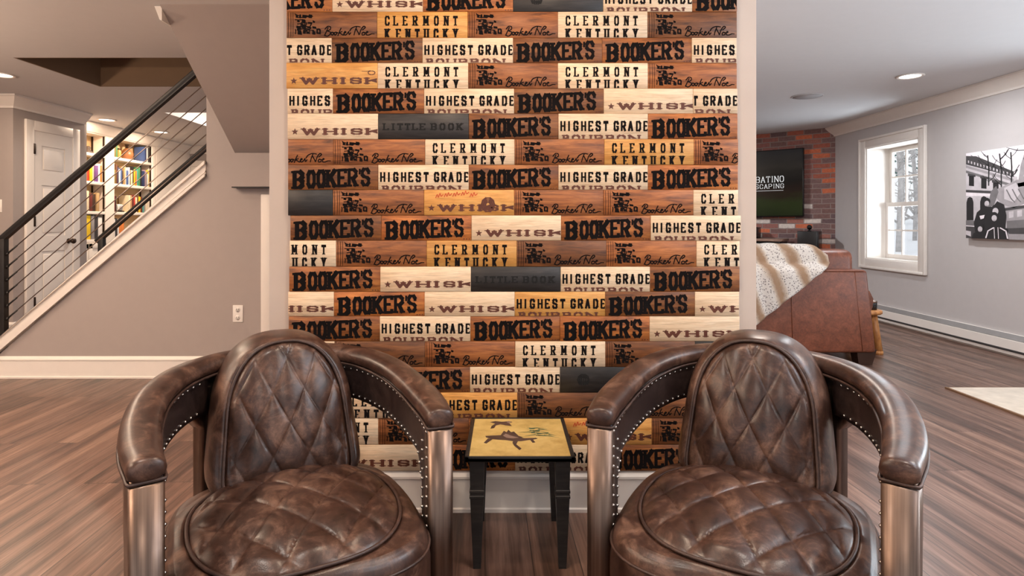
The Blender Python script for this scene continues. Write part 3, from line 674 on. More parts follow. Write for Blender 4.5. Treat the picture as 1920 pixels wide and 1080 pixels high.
# arms
RAIL = [(.308, -.300, .577), (.322, -.20, .585), (.326, -.06, .600), (.306, .08, .620), (.248, .205, .636), (.14, .29, .646), (0, .322, .648)]
def arm_meshes(sgn):
    P = crom(RAIL, 14)
    P = [Vector((p.x*sgn, p.y, p.z)) for p in P]
    L = [0]
    for a, b in zip(P, P[1:]): L.append(L[-1]+(b-a).length)
    T = L[-1]
    def at(s):
        d = s*T
        for i in range(len(P)-1):
            if L[i+1] >= d or i == len(P)-2:
                t = (d-L[i])/(L[i+1]-L[i]); p = P[i].lerp(P[i+1], t)
                tg = (P[min(i+2, len(P)-1)]-P[max(i-1, 0)]); tg.z = 0; tg.normalize(); break
        nin = Vector((-tg.y, tg.x, 0))                   # inward normal
        c = Vector((0, .05, 0))-Vector((p.x, p.y, 0))
        if nin.dot(c) < 0: nin = -nin
        return p, tg, nin
    WF = lambda s_: .84+.16*sstep(0, .2, s_)
    # padded rail
    sec = []
    for k in range(20):
        a = 2*PI*k/20; c, s_ = supell(a, .042, .0245, 2.7)
        sec.append((c, s_*(1.12 if s_ > 0 else .85)))
    rail = MB(); vs = []; fs = []; N = 64; rings = []
    caps = [(-.0145, .0), (-.014, .5), (-.012, .78), (-.007, .93), (0, 1.0)]
    for (off, sc_) in caps:
        p, tg, nin = at(0); rings.append((p+tg*off, nin, max(sc_, .02), WF(0)))
    for i in range(1, N+1):
        p, tg, nin = at(i/N); rings.append((p, nin, 1.0, WF(i/N)))
    for p, nin, sc_, wf in rings:
        for c, z in sec: vs.append(p+nin*c*sc_*wf+Vector((0, 0, z*sc_)))
    n = len(sec)
    for i in range(len(rings)-1):
        for j in range(n): fs.append((i*n+j, i*n+(j+1)%n, (i+1)*n+(j+1)%n, (i+1)*n+j))
    fs += [tuple(range(n)), tuple((len(rings)-1)*n+j for j in range(n))]
    rail.add(vs, fs, 0, True)
    pipe = MB()
    inner = [at(i/60)[0]+at(i/60)[2]*.040*WF(i/60)+Vector((0, 0, -.018)) for i in range(0, 56)]
    p, tg, nin = at(0)
    front = [p-tg*.010+nin*x+Vector((0, 0, -.019)) for x in (-.031, -.02, 0, .02, .031)]
    outer = [at(i/60)[0]-at(i/60)[2]*.040*WF(i/60)+Vector((0, 0, -.018)) for i in range(0, 56)]
    pipe.tube(outer[::-1]+front+inner, .0038, 7)
    # open band with post: leather inside, metal outside
    s0, s1 = .085, .74
    def zt(s): return at(s)[0].z-.018
    def zb(s, rear=True):
        if s <= s0: return .0 if rear else .10
        if s >= s1 and rear: return .0
        top = zt(s)-.105
        k = 1-sstep(s0, s0+.055, s); k2 = sstep(s1-.05, s1, s) if rear else 0
        return top-.055*k-.05*k2
    def band(ss, d0, d1, rear):
        mb = MB(); vs = []; fs = []; nv = 7
        for s in ss:
            p, tg, nin = at(s); a, b = zt(s), zb(s, rear)
            for v in range(nv):
                z = a+(b-a)*v/(nv-1); q = Vector((p.x, p.y, z)); vs.append(q+nin*d0); vs.append(q+nin*d1)
        w_ = nv*2
        for i in range(len(ss)-1):
            for v in range(nv-1):
                for o in (0, 1): fs.append((i*w_+v*2+o, (i+1)*w_+v*2+o, (i+1)*w_+v*2+2+o, i*w_+v*2+2+o))
            fs.append((i*w_, (i+1)*w_, (i+1)*w_+1, i*w_+1)); e = (nv-1)*2
            fs.append((i*w_+e, (i+1)*w_+e, (i+1)*w_+e+1, i*w_+e+1))
        for i in (0, len(ss)-1):
            for v in range(nv-1): fs.append((i*w_+v*2, i*w_+v*2+1, i*w_+v*2+3, i*w_+v*2+2))
        mb.add(vs, fs, 0, True); return mb
    ssm = [0]+[s0*k/6 for k in range(1, 6)]+[s0-.0005, s0+.0005]+[s0+(s1-s0)*k/30 for k in range(1, 30)]+[s1-.0005, s1+.0005]+[s1+(1-s1)*k/16 for k in range(1, 17)]
    shell = band(ssm, -.031, .014, True)
    # rounded metal post front
    p, tg, nin = at(0); ring = []
    for k in range(13):
        a = PI*k/12; ring.append(p+nin*(-.031*math.cos(a))-tg*(.004+.020*math.sin(a)**.8)+Vector((0, 0, 0)))
    ring = [p-nin*.031+tg*.03]+ring+[p+nin*.031+tg*.03]
    q = [Vector((v.x, v.y, 0)) for v in ring]; shell.prism(q, (0, 0, p.z-.024), 0, True)
    ssl = [0]+[s0*k/6 for k in range(1, 6)]+[s0-.0005, s0+.0005]+[s0+(.735-s0)*k/36 for k in range(1, 37)]
    lea = band(ssl, .0145, .0305, False)
    nails = [MB(), MB(), MB(), MB()]
    last = [None, None]
    for k in range(900):
        s = .012+.70*k/900; p, tg, nin = at(s)
        for r_, z in ((0, zt(s)-.014), (1, zb(s, False)+.011)):
            if r_ == 1 and s < s0+.010: continue
            q_ = Vector((p.x, p.y, z))+nin*.031
            if last[r_] is None or (q_-last[r_]).length > .0235: nails[r_].dot(q_, .0048); last[r_] = q_
    z = .52
    while z > .12:
        for k, s_ in ((2, .008), (3, s0-.012)):
            p, tg, nin = at(s_); nails[k].dot(Vector((p.x, p.y, z-.012))+nin*.031, .0048)
        z -= .024
    return rail, pipe, shell, lea, nails
def make_chair(label, loc, rz):
    t = thing('barrel_chair', label, 'armchair', loc, rz, None)
    s = seat_mb.build('seat', M['leather'], t); seat_pipe.build('piping', M['leather_pipe'], s)
    b = back_mb.build('backrest', M['leather'], t); b.location.x = .016 if loc[0] < 0 else -.016; back_pipe.build('piping', M['leather_pipe'], b)
    for sg in (-1, 1):
        rail, pipe, shell, lea, nails = arm_meshes(sg)
        a = rail.build('armrest', M['leather'], t); pipe.build('piping', M['leather_pipe'], a)
        sh = shell.build('arm_shell', M['metal'], t); sh['label'] = 'aged polished metal arm shell with front post'
        l = lea.build('arm_panel', M['leather_dark'], t); l['label'] = 'dark leather inner arm panel'
        for n_ in nails: n_.build('nailhead_trim', M['nail'], l)
    mb = MB(); mb.lathe([(.19, 0), (.2, .005), (.2, .03), (.19, .04), (.12, .05), (.12, .082)], (0, 0, 0), 32); mb.build('base', M['black'], t)
    return t
make_chair('quilted brown leather barrel armchair left of the small painted table', (-.577, 1.554, 0), math.radians(29.3))
make_chair('quilted brown leather barrel armchair right of the small painted table, before the sofa', (.652, 1.551, 0), math.radians(-30.8))

# ------------------------------------------------------------------ small painted table
TX, TY0, TY1, TZ = .0435, 1.77, 2.128, .351
tb = thing('side_table', 'small black table with cream top painted with birds between the armchairs', 'side table', (TX, (TY0+TY1)/2, 0))
tw = .167; td = (TY1-TY0)/2
M['table_black'] = wood('table_black_paint', [(.3, srgb(24, 21, 20)), (.5, srgb(36, 32, 30)), (.75, srgb(54, 48, 44))], .45, hue=0)
t_ = NT('cream_painted_top'); t_.set(Roughness=.35); vv = t_.coord('Object'); t_.l(t_.ramp(t_.noise(vv, 16, 5, .65), [(.3, srgb(176, 144, 80)), (.55, srgb(204, 174, 106)), (.8, srgb(216, 190, 126))]), t_.b.inputs['Base Color']); M['cream'] = t_.mat
M['bird'] = plain('bird_paint', srgb(72, 52, 46), .5, var=.4); M['bird2'] = plain('bird_paint_light', srgb(132, 108, 96), .5, var=.3); M['reed'] = plain('reed_paint', srgb(92, 108, 76), .5, var=.35)
mb = MB(); mb.bbox((-tw, -td, TZ-.016), (tw, td, TZ-.002), .003); e = .013
for a, b in (((-tw, -td), (tw, -td+e*.5)), ((-tw, td-e), (tw, td)), ((-tw, -td), (-tw+e, td)), ((tw-e, -td), (tw, td))): mb.bbox((*a, TZ-.0155), (*b, TZ+.0022), .0015)
mb.build('top_frame', M['table_black'], tb)
mb = MB(); mb.box((-tw+e, -td+e*.5, TZ-.01), (tw-e, td-e, TZ+.0005)); top = mb.build('table_top', M['cream'], tb); top['label'] = 'cream painted top with flying birds and reeds'
# painted birds (u 0..1 left-right, v 0..1 back-front)
mb = MB(); zz = TZ+.0009
def tp(u, v, k=0): return (-tw+e+u*(2*tw-2*e), td-e-v*(2*td-1.5*e), zz+k*.0002)
def blob(pts, m, k=0): mb.add([tp(u, v, k) for u, v in pts], [tuple(range(len(pts)))], m)
blob([(.18,.10),(.24,.07),(.31,.09),(.40,.08),(.44,.10),(.40,.13),(.43,.22),(.36,.2),(.30,.17),(.25,.2),(.23,.28),(.19,.3),(.20,.22),(.24,.15)], 0)
blob([(.36,.08),(.40,.07),(.42,.12),(.39,.14)], 1, 1)
blob([(.14,.50),(.20,.49),(.30,.48),(.36,.50),(.47,.53),(.56,.56),(.66,.55),(.69,.58),(.60,.61),(.52,.64),(.44,.64),(.36,.61),(.28,.60),(.20,.58),(.15,.54)], 0)
blob([(.30,.5),(.34,.36),(.37,.40),(.39,.33),(.42,.40),(.45,.38),(.50,.50),(.55,.54),(.45,.58),(.36,.56)], 0, 1)
blob([(.33,.5),(.36,.44),(.41,.49),(.50,.55),(.44,.57),(.37,.55)], 1, 2)
blob([(.17,.57),(.22,.59),(.18,.66),(.16,.70),(.13,.68)], 0, 1)
blob([(.44,.63),(.49,.63),(.47,.72),(.52,.82),(.50,.86),(.45,.76),(.43,.68)], 0, 1); blob([(.60,.57),(.68,.55),(.70,.57),(.65,.60),(.67,.67),(.64,.68),(.62,.61)], 0, 1)
rr = random.Random(4)
for k in range(22):
    u, v = .70+rr.uniform(-.08, .14), .38+rr.uniform(-.1, .12); a = rr.uniform(-.45, .5)+(PI if rr.random() < .5 else 0); l = rr.uniform(.08, .2)
    du, dv = math.cos(a)*l, math.sin(a)*l*.9; nx, ny = -math.sin(a)*.008, math.cos(a)*.012
    blob([(u-nx, v-ny), (u+nx, v+ny), (min(.95, u+du), v+dv)], 2, k % 3)
mb.build('painted_birds', [M['bird'], M['bird2'], M['reed']], top, fix=False)
for (sx, sy) in ((-1,-1),(1,-1),(-1,1),(1,1)):
    mb = MB(); cx, cy = sx*(tw-.036), sy*(td-.036)
    def ring(z, h, ox=0): return [(cx+ox-h, cy-h, z), (cx+ox+h, cy-h, z), (cx+ox+h, cy+h, z), (cx+ox-h, cy+h, z)]
    lv = [(TZ-.016, .0225), (.245, .0205), (.243, .0225), (.236, .0225), (.234, .0205), (.228, .0205), (.226, .0225), (.220, .0225), (.218, .0205), (0, .0115)]
    vs = []; fs = []
    for z, h in lv: vs += ring(z, h)
    for i in range(len(lv)-1):
        for j in range(4): fs.append((i*4+j, i*4+(j+1)%4, i*4+4+(j+1)%4, i*4+4+j))
    fs += [(0,1,2,3), tuple((len(lv)-1)*4+j for j in range(4))]
    mb.add(vs, fs); mb.build('leg', M['table_black'], tb)
mb = MB()
for s_ in (-1, 1): mb.box((-tw+.02, s_*(td-.03)-.008, TZ-.055), (tw-.02, s_*(td-.03)+.008, TZ-.02)) if s_ > 0 else None
mb.build('apron', M['table_black'], tb)

# ------------------------------------------------------------------ outlet and switch
def plate(name, label, cat, loc, rz=0, switch=False):
    t = thing(name, label, cat, loc, rz)
    mb = MB(); mb.bbox((-.035, -.006, -.058), (.035, 0, .058), .003); mb.build('cover_plate', M['plastic'], t)
    if switch:
        mb = MB(); mb.bbox((-.016, -.010, -.033), (.016, -.004, .033), .003); mb.build('rocker', M['plastic'], t)
    else:
        for z in (-.027, .027):
            mb = MB(); mb.lathe([(.017, -.0075), (.017, -.004)], (0, 0, z), 20, axis='y')
            for x in (-.006, .006): mb.box((x-.0018, -.0082, z-.002), (x+.0018, -.007, z+.008), 1)
            mb.box((-.002, -.0082, z-.011), (.002, -.007, z-.007), 1); mb.build('receptacle', [M['plastic'], M['slot']], t)
p = S(446.5, 588); plate('wall_outlet', 'white electrical outlet on the wall below the stair', 'outlet', (p.x, SY, p.z))
plate('light_switch', 'white light switch on the grey wall at far left edge', 'switch', ((1-CX)*D0/F-.02, D0, EYE+(417-386)*D0/F), 0, True)

# ------------------------------------------------------------------ staircase + cable railings
zsk = lambda X, o=0: zline(X)+o
st = thing('staircase', 'wooden staircase rising behind the greige wall and white skirt board', 'staircase', (xa, SY+.5, 0))
def inP(pts): return [Vector(p)-Vector((xa, SY+.5, 0)) for p in pts]
mb = MB()
for (o0, o1, y0, d) in ((.0, .105, SY-.012, .05), (.0, .018, SY-.026, .03), (.030, .040, SY-.020, .03), (.083, .105, SY-.03, .13)):
    mb.prism([(xa-.02 if o0 == 0 else xa-.05, y0, max(0, zsk(xa-.02, o0))), (XE, y0, zsk(XE, o0)), (XE, y0, zsk(XE, o1)), (xa-.12+.02, y0, max(.0, zsk(xa-.1, o1)))], (0, min(d, .029), 0))
struct(mb, 'trim_6', M['white'], 'white moulded skirt board along the stair', 'trim')
M['tread'] = wood('stair_tread_wood', [(.3, srgb(92, 62, 44)), (.5, srgb(120, 84, 62)), (.7, srgb(150, 112, 88))], .4)
run, rise = .235, .235*SL
for k in range(9):
    X0 = xa+.0+run*k; mb = MB(); z = rise*(k+.55)
    mb.bbox((X0-.02-xa, -.39, z-.03), (X0+run-xa+.01, .52, z), .006); mb.build('tread', M['tread'], st)
    mb = MB(); mb.box((X0-xa, -.39, max(0, z-rise)), (X0+.015-xa, .52, z-.03)); mb.build('riser', M['white'], st)
def railing(name, label, Y, x_post, z_post0, xr_end, npost_cab, rail0, rail_end_x, cable0, ncab, dz):
    t = thing(name, label, 'stair railing', (x_post, Y, z_post0))
    O = Vector((x_post, Y, z_post0))
    mb = MB(); zr = rail0[1]+SL*(x_post-rail0[0])
    mb.bbox((-.022, -.022, 0), (.022, .022, zr-z_post0-.005), .003); mb.build('newel_post', M['black'], t)
    a = Vector((rail0[0], Y, rail0[1])); b = Vector((rail_end_x, Y, rail0[1]+SL*(rail_end_x-rail0[0])))
    d = (b-a).normalized(); up = Vector((-d.z, 0, d.x)); mb = MB()
    sec = [(-.018,-.024),(.018,-.024),(.019,-.016),(.024,.0),(.024,.016),(.018,.024),(-.018,.024),(-.024,.016),(-.024,0),(-.019,-.016)]
    mb.prism([a-O+up*v*.8+Vector((0, u, 0)) for u, v in sec], b-a, 0); mb.build('handrail', M['black'], t)
    for k in range(ncab):
        mb = MB(); x0 = x_post+.02; z0 = cable0-k*dz
        x1 = rail_end_x; p0 = Vector((x0, Y, z0))-O; p1 = Vector((x1, Y, z0+SL*(x1-x0)))-O
        # keep cables above the stair skirt at their start
        mb.tube([p0, p1], .0034, 6); c = mb.build('cable', M['steel'], t)
        mb = MB(); mb.tube([p0, p0+(p1-p0).normalized()*.10], .006, 8); mb.tube([p0, p0+(p1-p0).normalized()*.02], .009, 8); mb.build('turnbuckle', M['black'], c)
    return t
pN = S(6, 640, SY+.05)
railing('cable_railing', 'black handrail with steel cables on the near side of the stair', SY+.05, pN.x, pN.z-.1, 0, 0, (S(-12, 462, SY+.05).x, S(-12, 462, SY+.05).z), XE+.06, S(12, 478, SY+.05).z, 8, S(0, 478, SY+.05).z-S(0, 502.3, SY+.05).z)
pF = U(191, 500, 5.06)
q = U(182, 453, 5.06)
railing('cable_railing', 'black handrail with short post on the far side of the stair', 5.06, pF.x, pF.z-.3, 0, 0, (q.x, q.z), q.x+1.9, U(200, 474, 5.06).z, 4, .088)

# ------------------------------------------------------------------ ceiling fixtures
for i, (x, y, p, c, seen) in enumerate(DOWN):
    if not seen: continue
    lab = ['recessed ceiling downlight at the left edge near the stair opening', 'recessed ceiling downlight over the left bookcase', 'recessed ceiling downlight over the right bookcase', 'bright recessed ceiling downlight before the window wall'][i]
    t = thing('recessed_downlight', lab, 'ceiling light', (x, y, ZC))
    mb = MB(); mb.lathe([(.074, -.001), (.096, -.001), (.098, -.005), (.090, -.010), (.076, -.008), (.074, -.004)], n=32, caps=False); mb.build('trim_ring', M['white'], t)
    mb = MB(); mb.lathe([(.001, -.0035), (.075, -.0035), (.075, -.0005), (.001, -.0005)], n=32); mb.build('lens', M['lamp_cool'] if c == COOL else M['lamp_warm'], t)
t = thing('ceiling_speaker', 'round white flush speaker grille in the ceiling near the brick wall', 'speaker', (2.77, 5.39, ZC))
mb = MB(); mb.lathe([(.125, -.001), (.135, -.001), (.135, -.006), (.125, -.007), (.125, -.001)], n=40, caps=False); mb.build('ring', M['ceil'], t)
M['grille'] = plain('speaker_grille', srgb(168, 166, 168), .7); mb = MB(); mb.lathe([(.001, -.005), (.126, -.005), (.126, -.0005), (.001, -.0005)], n=40); mb.build('grille', M['grille'], t)

# ------------------------------------------------------------------ bookcases
BX, BD = -4.82, .17
SHZ = [.86, 1.19, 1.54, 1.87]
def bookcase(label, y0, y1, i0, i1):
    t = thing('bookcase', label, 'bookcase', (BX, (y0+y1)/2, 0)); oy = (y0+y1)/2
    bx = lambda a, b, n, m='white2', r=.003: (lambda q: (q.bbox((a[0]-BX, a[1]-oy, a[2]), (b[0]-BX, b[1]-oy, b[2]), r), q.build(n, M[m], t))[1])(MB())
    bx((BX-BD, y0, 0), (BX, i0, 2.10), 'side_panel'); bx((BX-BD, i1, 0), (BX, y1, 2.10), 'side_panel')
    bx((BX-BD-.012, y0, .8), (BX-BD, y1, 2.12), 'back_panel', 'tan')  # white back, tinted tan for the warm light on it
    for z in SHZ: bx((BX-BD, i0, z-.035), (BX-.004, i1, z), 'shelf')
    bx((BX-BD, y0, 2.095), (BX+.004, y1, 2.125), 'top_rail')
    q = MB(); profile(q, [(0, 2.10), (.02, 2.11), (.05, 2.15), (.085, 2.205), (.085, ZC-.001), (-BD, ZC-.001), (-BD, 2.1)], (0, y0-oy), (0, y1-oy), (1, 0)); q.build('crown', M['white2'], t)
    bx((BX-BD, i0, .0), (BX-.012, i1, .824), 'base_cabinet')
    dd = (i0+i1)/2
    for a, b in ((i0+.008, dd-.004), (dd+.004, i1-.008)):
        d = bx((BX-.012, a, .08), (BX+.006, b, .815), 'cabinet_door')
        q = MB(); w_ = .06
        for (c0, c1, z0, z1) in ((a, a+w_, .08, .815), (b-w_, b, .08, .815), (a, b, .08, .08+w_), (a, b, .815-w_, .815)): q.bbox((.006, c0-oy, z0), (.014, c1-oy, z1), .003)
        q.build('door_frame', M['white2'], d)
    for d in (BD-.002, .03):                              # shelf standards on the side panel
        q = MB(); q.box((-d, i1-oy-.009, SHZ[0]), (-d+.018, i1-oy-.0005, 2.09)); q.build('shelf_standard', M['bronze'], t)
    return t
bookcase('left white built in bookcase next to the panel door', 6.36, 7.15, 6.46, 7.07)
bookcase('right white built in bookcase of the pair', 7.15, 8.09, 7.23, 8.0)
PAL = {'white': (238,232,226), 'cream': (232,214,180), 'purple': (120,78,140), 'pale blue': (176,196,214), 'dark red': (120,38,40), 'pink': (214,128,136), 'green': (76,140,92), 'red': (190,60,48), 'orange': (222,130,60), 'yellow': (240,200,40),
       'olive': (134,116,60), 'brown': (110,70,44), 'dark brown': (70,48,36), 'tan': (196,160,112), 'teal': (70,160,150), 'grey': (150,146,146), 'charcoal': (58,56,60), 'navy': (48,58,96), 'blue': (74,98,150), 'black': (36,34,36), 'mauve': (160,134,150), 'maroon': (110,44,36)}
BM = {k: plain('book_'+k.replace(' ', '_'), srgb(*v), .55, var=.08) for k, v in PAL.items()}
M['pages'] = plain('book_pages', srgb(236, 226, 204), .8)
def book(name_lab, y, z, wd, ht, dp, col, lean=0.0, inset=.03):
    mb = MB(); w2 = wd/2
    mb.bbox((-dp, -w2, 0), (0, -w2+.0025, ht), .001, 0); mb.bbox((-dp, w2-.0025, 0), (0, w2, ht), .001, 0); mb.bbox((-.004, -w2, 0), (.001, w2, ht), .0015, 0)
    mb.box((-dp+.004, -w2+.0025, .003), (-.004, w2-.0025, ht-.004), 1)
    o = mb.build('book', [BM[col], M['pages']]); o.location = (BX-inset, y, z+.0005+abs(math.sin(lean))*w2); o.rotation_euler.x = -lean
    tag(o, name_lab, 'book'); return o
rb = random.Random(21)
def row(case, shelf, z, y, items, group, hmin, hmax, stop, fill=None):
    n = len(items)
    if fill: k = (fill-y-.0013*n)/sum(it[1] for it in items); items = [(it[0], it[1]*k)+tuple(it[2:]) for it in items]
    for i, it in enumerate(items):
        col, wd = it[0], it[1]; ht = it[2] if len(it) > 2 else rb.uniform(hmin, hmax); lean = it[3] if len(it) > 3 else 0
        extra = abs(math.sin(lean))*ht*1.0
        yy = y+wd/2
        pos = ORDW[i]+' from the left'
        o = book(f'{col} book, {pos} on the {shelf} shelf of the {case} bookcase', yy+(extra if lean < 0 else 0)+.0006, z, wd, ht, rb.uniform(.11, .135), col, lean, rb.uniform(.012, .026)); o['group'] = group
        y += wd+.0012+extra
        assert y <= stop+.03, (case, shelf, i, y, stop)
    return y
B = lambda s, w: [(c.strip(), w*rb.uniform(.8, 1.2)) for c in s.split(',')]
row('left', 'top', 1.87, 6.50, B('white,purple,pale blue,white', .036), 'books on the top shelf of the left bookcase', .17, .2, 7.07)
row('left', 'second', 1.54, 6.475, B('dark red,pink,green,white,red,pink,orange,red,yellow,cream,purple,white,orange', .034), 'books on the second shelf of the left bookcase', .16, .24, 7.07, 7.04)
row('left', 'third', 1.19, 6.50, B('olive,brown,dark brown,tan,teal,cream,maroon,dark brown,tan', .041), 'books on the third shelf of the left bookcase', .2, .24, 7.07, 6.98)
row('left', 'bottom', .86, 6.50, [('pink', .05, .2), ('white', .055, .22), ('white', .045, .21), ('yellow', .11, .28), ('grey', .04, .28), ('charcoal', .05, .27), ('white', .05, .26)], 'books on the bottom shelf of the left bookcase', .2, .28, 7.07, 7.04)
row('right', 'top', 1.87, 7.245, [('olive', .035, .17), ('green', .04, .16)], 'books on the top shelf of the right bookcase', .15, .2, 8)
y = 7.84
for i, (c, w_) in enumerate((('blue', .035), ('navy', .03), ('white', .03), ('charcoal', .03))):
    o = book(f'{c} book, {ORDW[i]} of the row right of the gourd vase on the top shelf', y+w_/2, 1.87, w_, .2, .125, c, 0, .02); o['group'] = 'books right of the gourd vase'; y += w_+.001
row('right', 'second', 1.54, 7.24, B('olive,brown,navy,white,blue,charcoal,tan,white,blue,white,brown,cream,black,yellow,orange,teal,green,black,navy,navy,mauve,grey,white,yellow', .0295), 'books on the second shelf of the right bookcase', .17, .25, 8.0, 7.97)
row('right', 'third', 1.19, 7.24, [('maroon', .03, .2), ('black', .022, .2)], 'books left of the desk clock', .2, .2, 8)
y = 7.53
for i, (c, w_, h_) in enumerate((('cream', .035, .22), ('tan', .03, .22), ('maroon', .04, .23), ('red', .03, .22), ('cream', .035, .2), ('brown', .03, .22), ('yellow', .04, .21), ('maroon', .04, .21), ('teal', .03, .2), ('grey', .035, .19), ('cream', .035, .2))):
    o = book(f'{c} book, {ORDW[i]} of the row right of the desk clock on the third shelf', y+w_/2, 1.19, w_, h_, .125, c, 0, .02); o['group'] = 'books right of the desk clock'; y += w_+.001
row('right', 'bottom', .86, 7.24, [('white', .04, .24), ('charcoal', .03, .25), ('white', .035, .24), ('orange', .05, .23), ('orange', .045, .22)], 'books on the bottom shelf of the right bookcase', .2, .25, 8)
# ornaments
M['gourd'] = plain('gourd_brown', srgb(150, 100, 62), .4, var=.3); M['amber'] = plain('amber_jar', srgb(214, 160, 84), .3); M['blue_orn'] = plain('blue_glaze', srgb(64, 92, 150), .3); M['stone'] = plain('dark_stone', srgb(84, 70, 60), .6)
t = thing('gourd_vase', 'brown round gourd vase with dark neck on the top shelf of the right bookcase', 'vase', (BX-.086, 7.60, 1.87))
mb = MB(); mb.lathe([(.03, 0), (.062, .02), (.076, .06), (.068, .1), (.04, .13), (.018, .15)], n=28); mb.build('body', M['gourd'], t)
mb = MB(); mb.lathe([(.018, .149), (.016, .17), (.026, .195), (.028, .2), (.012, .2)], n=20); mb.build('neck', M['bronze'], t)
t = thing('amber_jar', 'small amber jar with a lid on the top shelf left of the gourd vase', 'jar', (BX-.07, 7.40, 1.87))
mb = MB(); mb.lathe([(.03, 0), (.036, .01), (.036, .09), (.028, .105)], n=24); mb.build('body', M['amber'], t); mb = MB(); mb.lathe([(.03, .105), (.03, .12), (.006, .127)], n=24); mb.build('lid', M['bronze'], t)
mb = MB(); mb.lathe([(.05, 0), (.055, .01), (.03, .03), (.02, .05), (.03, .065), (.012, .085)], n=20); tag(mb.build('figurine', M['stone'], loc=(BX-.075, 6.88, 1.87)), 'small dark stone figurine on the top shelf of the left bookcase', 'figurine')
t = thing('desk_clock', 'small white desk clock on dark base, third shelf of the right bookcase', 'clock', (BX-.075, 7.42, 1.19))
mb = MB(); mb.bbox((-.04, -.055, 0), (.04, .055, .018), .004); mb.build('base', M['blackgloss'], t)
mb = MB(); mb.bbox((-.03, -.05, .018), (.03, .05, .1), .015); mb.build('body', M['white'], t); mb = MB(); mb.lathe([(.03, .03), (.03, .034), (.001, .035)], (0, 0, .06), 24, axis='x'); mb.build('dial', M['grille'], t)
mb = MB(); mb.lathe([(.03, 0), (.045, .02), (.04, .05), (.02, .065), (.028, .085), (.02, .1), (.004, .105)], n=20); tag(mb.build('ornament', M['blue_orn'], loc=(BX-.075, 7.70, .86)), 'small blue glazed ornament on the bottom shelf of the right bookcase', 'ornament')

# ------------------------------------------------------------------ right room
# baseboard heater
HT = thing('baseboard_heater', 'long white baseboard heater along the window wall', 'heater', (XR, 4.5, 0))
mb = MB(); prof_ = [(0,.02),(.045,.02),(.045,.05),(.055,.055),(.055,.135),(.05,.14),(.02,.178),(0,.18)]
mb.prism([(-o, -2.8, z) for o, z in prof_], (0, 5.4, 0)); mb.build('cover', M['white'], HT)
mb = MB(); mb.prism([(-o, -2.8, z) for o, z in [(.0512,.1405),(.054,.143),(.0255,.181),(.0215,.1785)]], (0, 5.4, 0)); mb.build('louver', M['louver'], HT)
mb = MB(); mb.box((-.047, -2.8, .044), (-.04, 2.6, .062)); mb.box((-.057, -2.8, .052), (-.05, 2.6, .064)); mb.build('outlet_slot', M['slot'], HT)
mb = MB(); mb.box((-.02, -2.8, 0), (0, 2.6, .02)); mb.build('foot_strip', M['white'], HT)
# canvas photograph on right wall
CYB, CYF, CZ0, CZ1 = 5.06, 3.98, .925, 1.655
cv = thing('canvas_print', 'black and white canvas photograph of a group before a statue on grey wall', 'picture', (XR, (CYB+CYF)/2, (CZ0+CZ1)/2))
cw_, ch_ = CYB-CYF, CZ1-CZ0
mb = MB(); mb.bbox((-.038, -cw_/2, -ch_/2), (-.001, cw_/2, ch_/2), .003); M['cv_edge'] = plain('canvas_edge', srgb(150, 140, 142), .7); mb.build('stretcher', M['cv_edge'], cv)
GR = [plain('print_grey_%d' % i, srgb(v, int(v*.965), int(v*.98)), .6, var=.12) for i, v in enumerate((30, 66, 112, 156, 196, 232))]
mb = MB(); xx = -.0386
def cp(u, v, k): return (xx-k*.00025, cw_/2-u*cw_, ch_/2-v*ch_)
def cpoly(pts, m, k): mb.add([cp(min(1, max(0, u)), min(1, max(0, v)), k) for u, v in pts], [tuple(range(len(pts)))], m)
def cline(pts, wd, m, k):
    for a, b in zip(pts, pts[1:]): cpoly(seg_quad((a[0], a[1]), (b[0], b[1]), wd, .4), m, k)
cpoly([(0,0),(1,0),(1,1),(0,1)], 5, 0)
cpoly([(0,.12),(.47,.33),(.47,.78),(0,.84)], 4, 1)                # building
cpoly([(0,.03),(.10,.05),(.44,.27),(.44,.33),(0,.13)], 1, 2); cpoly([(0,.14),(.44,.35),(.44,.38),(0,.17)], 3, 2)
for k in range(14): u = .02+k*.03; v = .075+u*.5; cpoly([(u,v),(u+.012,v+.006),(u+.012,v+.035),(u,v+.03)], 4, 3)
cpoly([(0,.20),(.44,.41),(.44,.44),(0,.23)], 2, 2)
for u, v in ((.03,.27),(.15,.31),(.26,.37)): cpoly([(u-.01,v-.03),(u+.065,v-.005),(u+.065,v+.02),(u-.01,v)], 1, 3); cpoly([(u,v),(u+.05,v+.01),(u+.05,v+.125),(u,v+.115)], 0, 3)
cpoly([(0,.43),(.3,.47),(.3,.5),(0,.46)], 1, 3); cpoly([(0,.46),(.3,.5),(.3,.53),(0,.5)], 5, 2)
for u in (.005, .14): cpoly([(u,.79),(u,.58),(u+.012,.53),(u+.035,.515),(u+.058,.53),(u+.07,.58),(u+.07,.79)], 0, 3)
cpoly([(0,.79),(.2,.8),(.2,.86),(0,.85)], 2, 3); cpoly([(0,.86),(.25,.88),(.25,1),(0,1)], 1, 3); cpoly([(0,.91),(.05,.92),(.05,.98),(0,.96)], 4, 4)
rr = random.Random(8)
for base in ((.22,.40),(.335,.46),(.42,.46)):              # bare trees
    x, y = base; top = (x+rr.uniform(-.02,.03), .06); cline([base, ((x+top[0])/2+.006, .22), top], .011, 0, 4)
    for k in range(9):
        f = rr.uniform(.1, .95); px_, py_ = x+(top[0]-x)*f, y+(top[1]-y)*f; d = rr.choice((-1, 1)); l = rr.uniform(.05, .12)
        cline([(px_, py_), (px_+d*l*.5, py_-l*.5), (px_+d*l*.8, py_-l*1.1)], .005, 0, 4)
cline([(.05,.03),(.12,.10),(.2,.16),(.3,.22)], .006, 1, 4); cline([(.38,-.0),(.47,.05),(.55,.06)], .008, 0, 4)
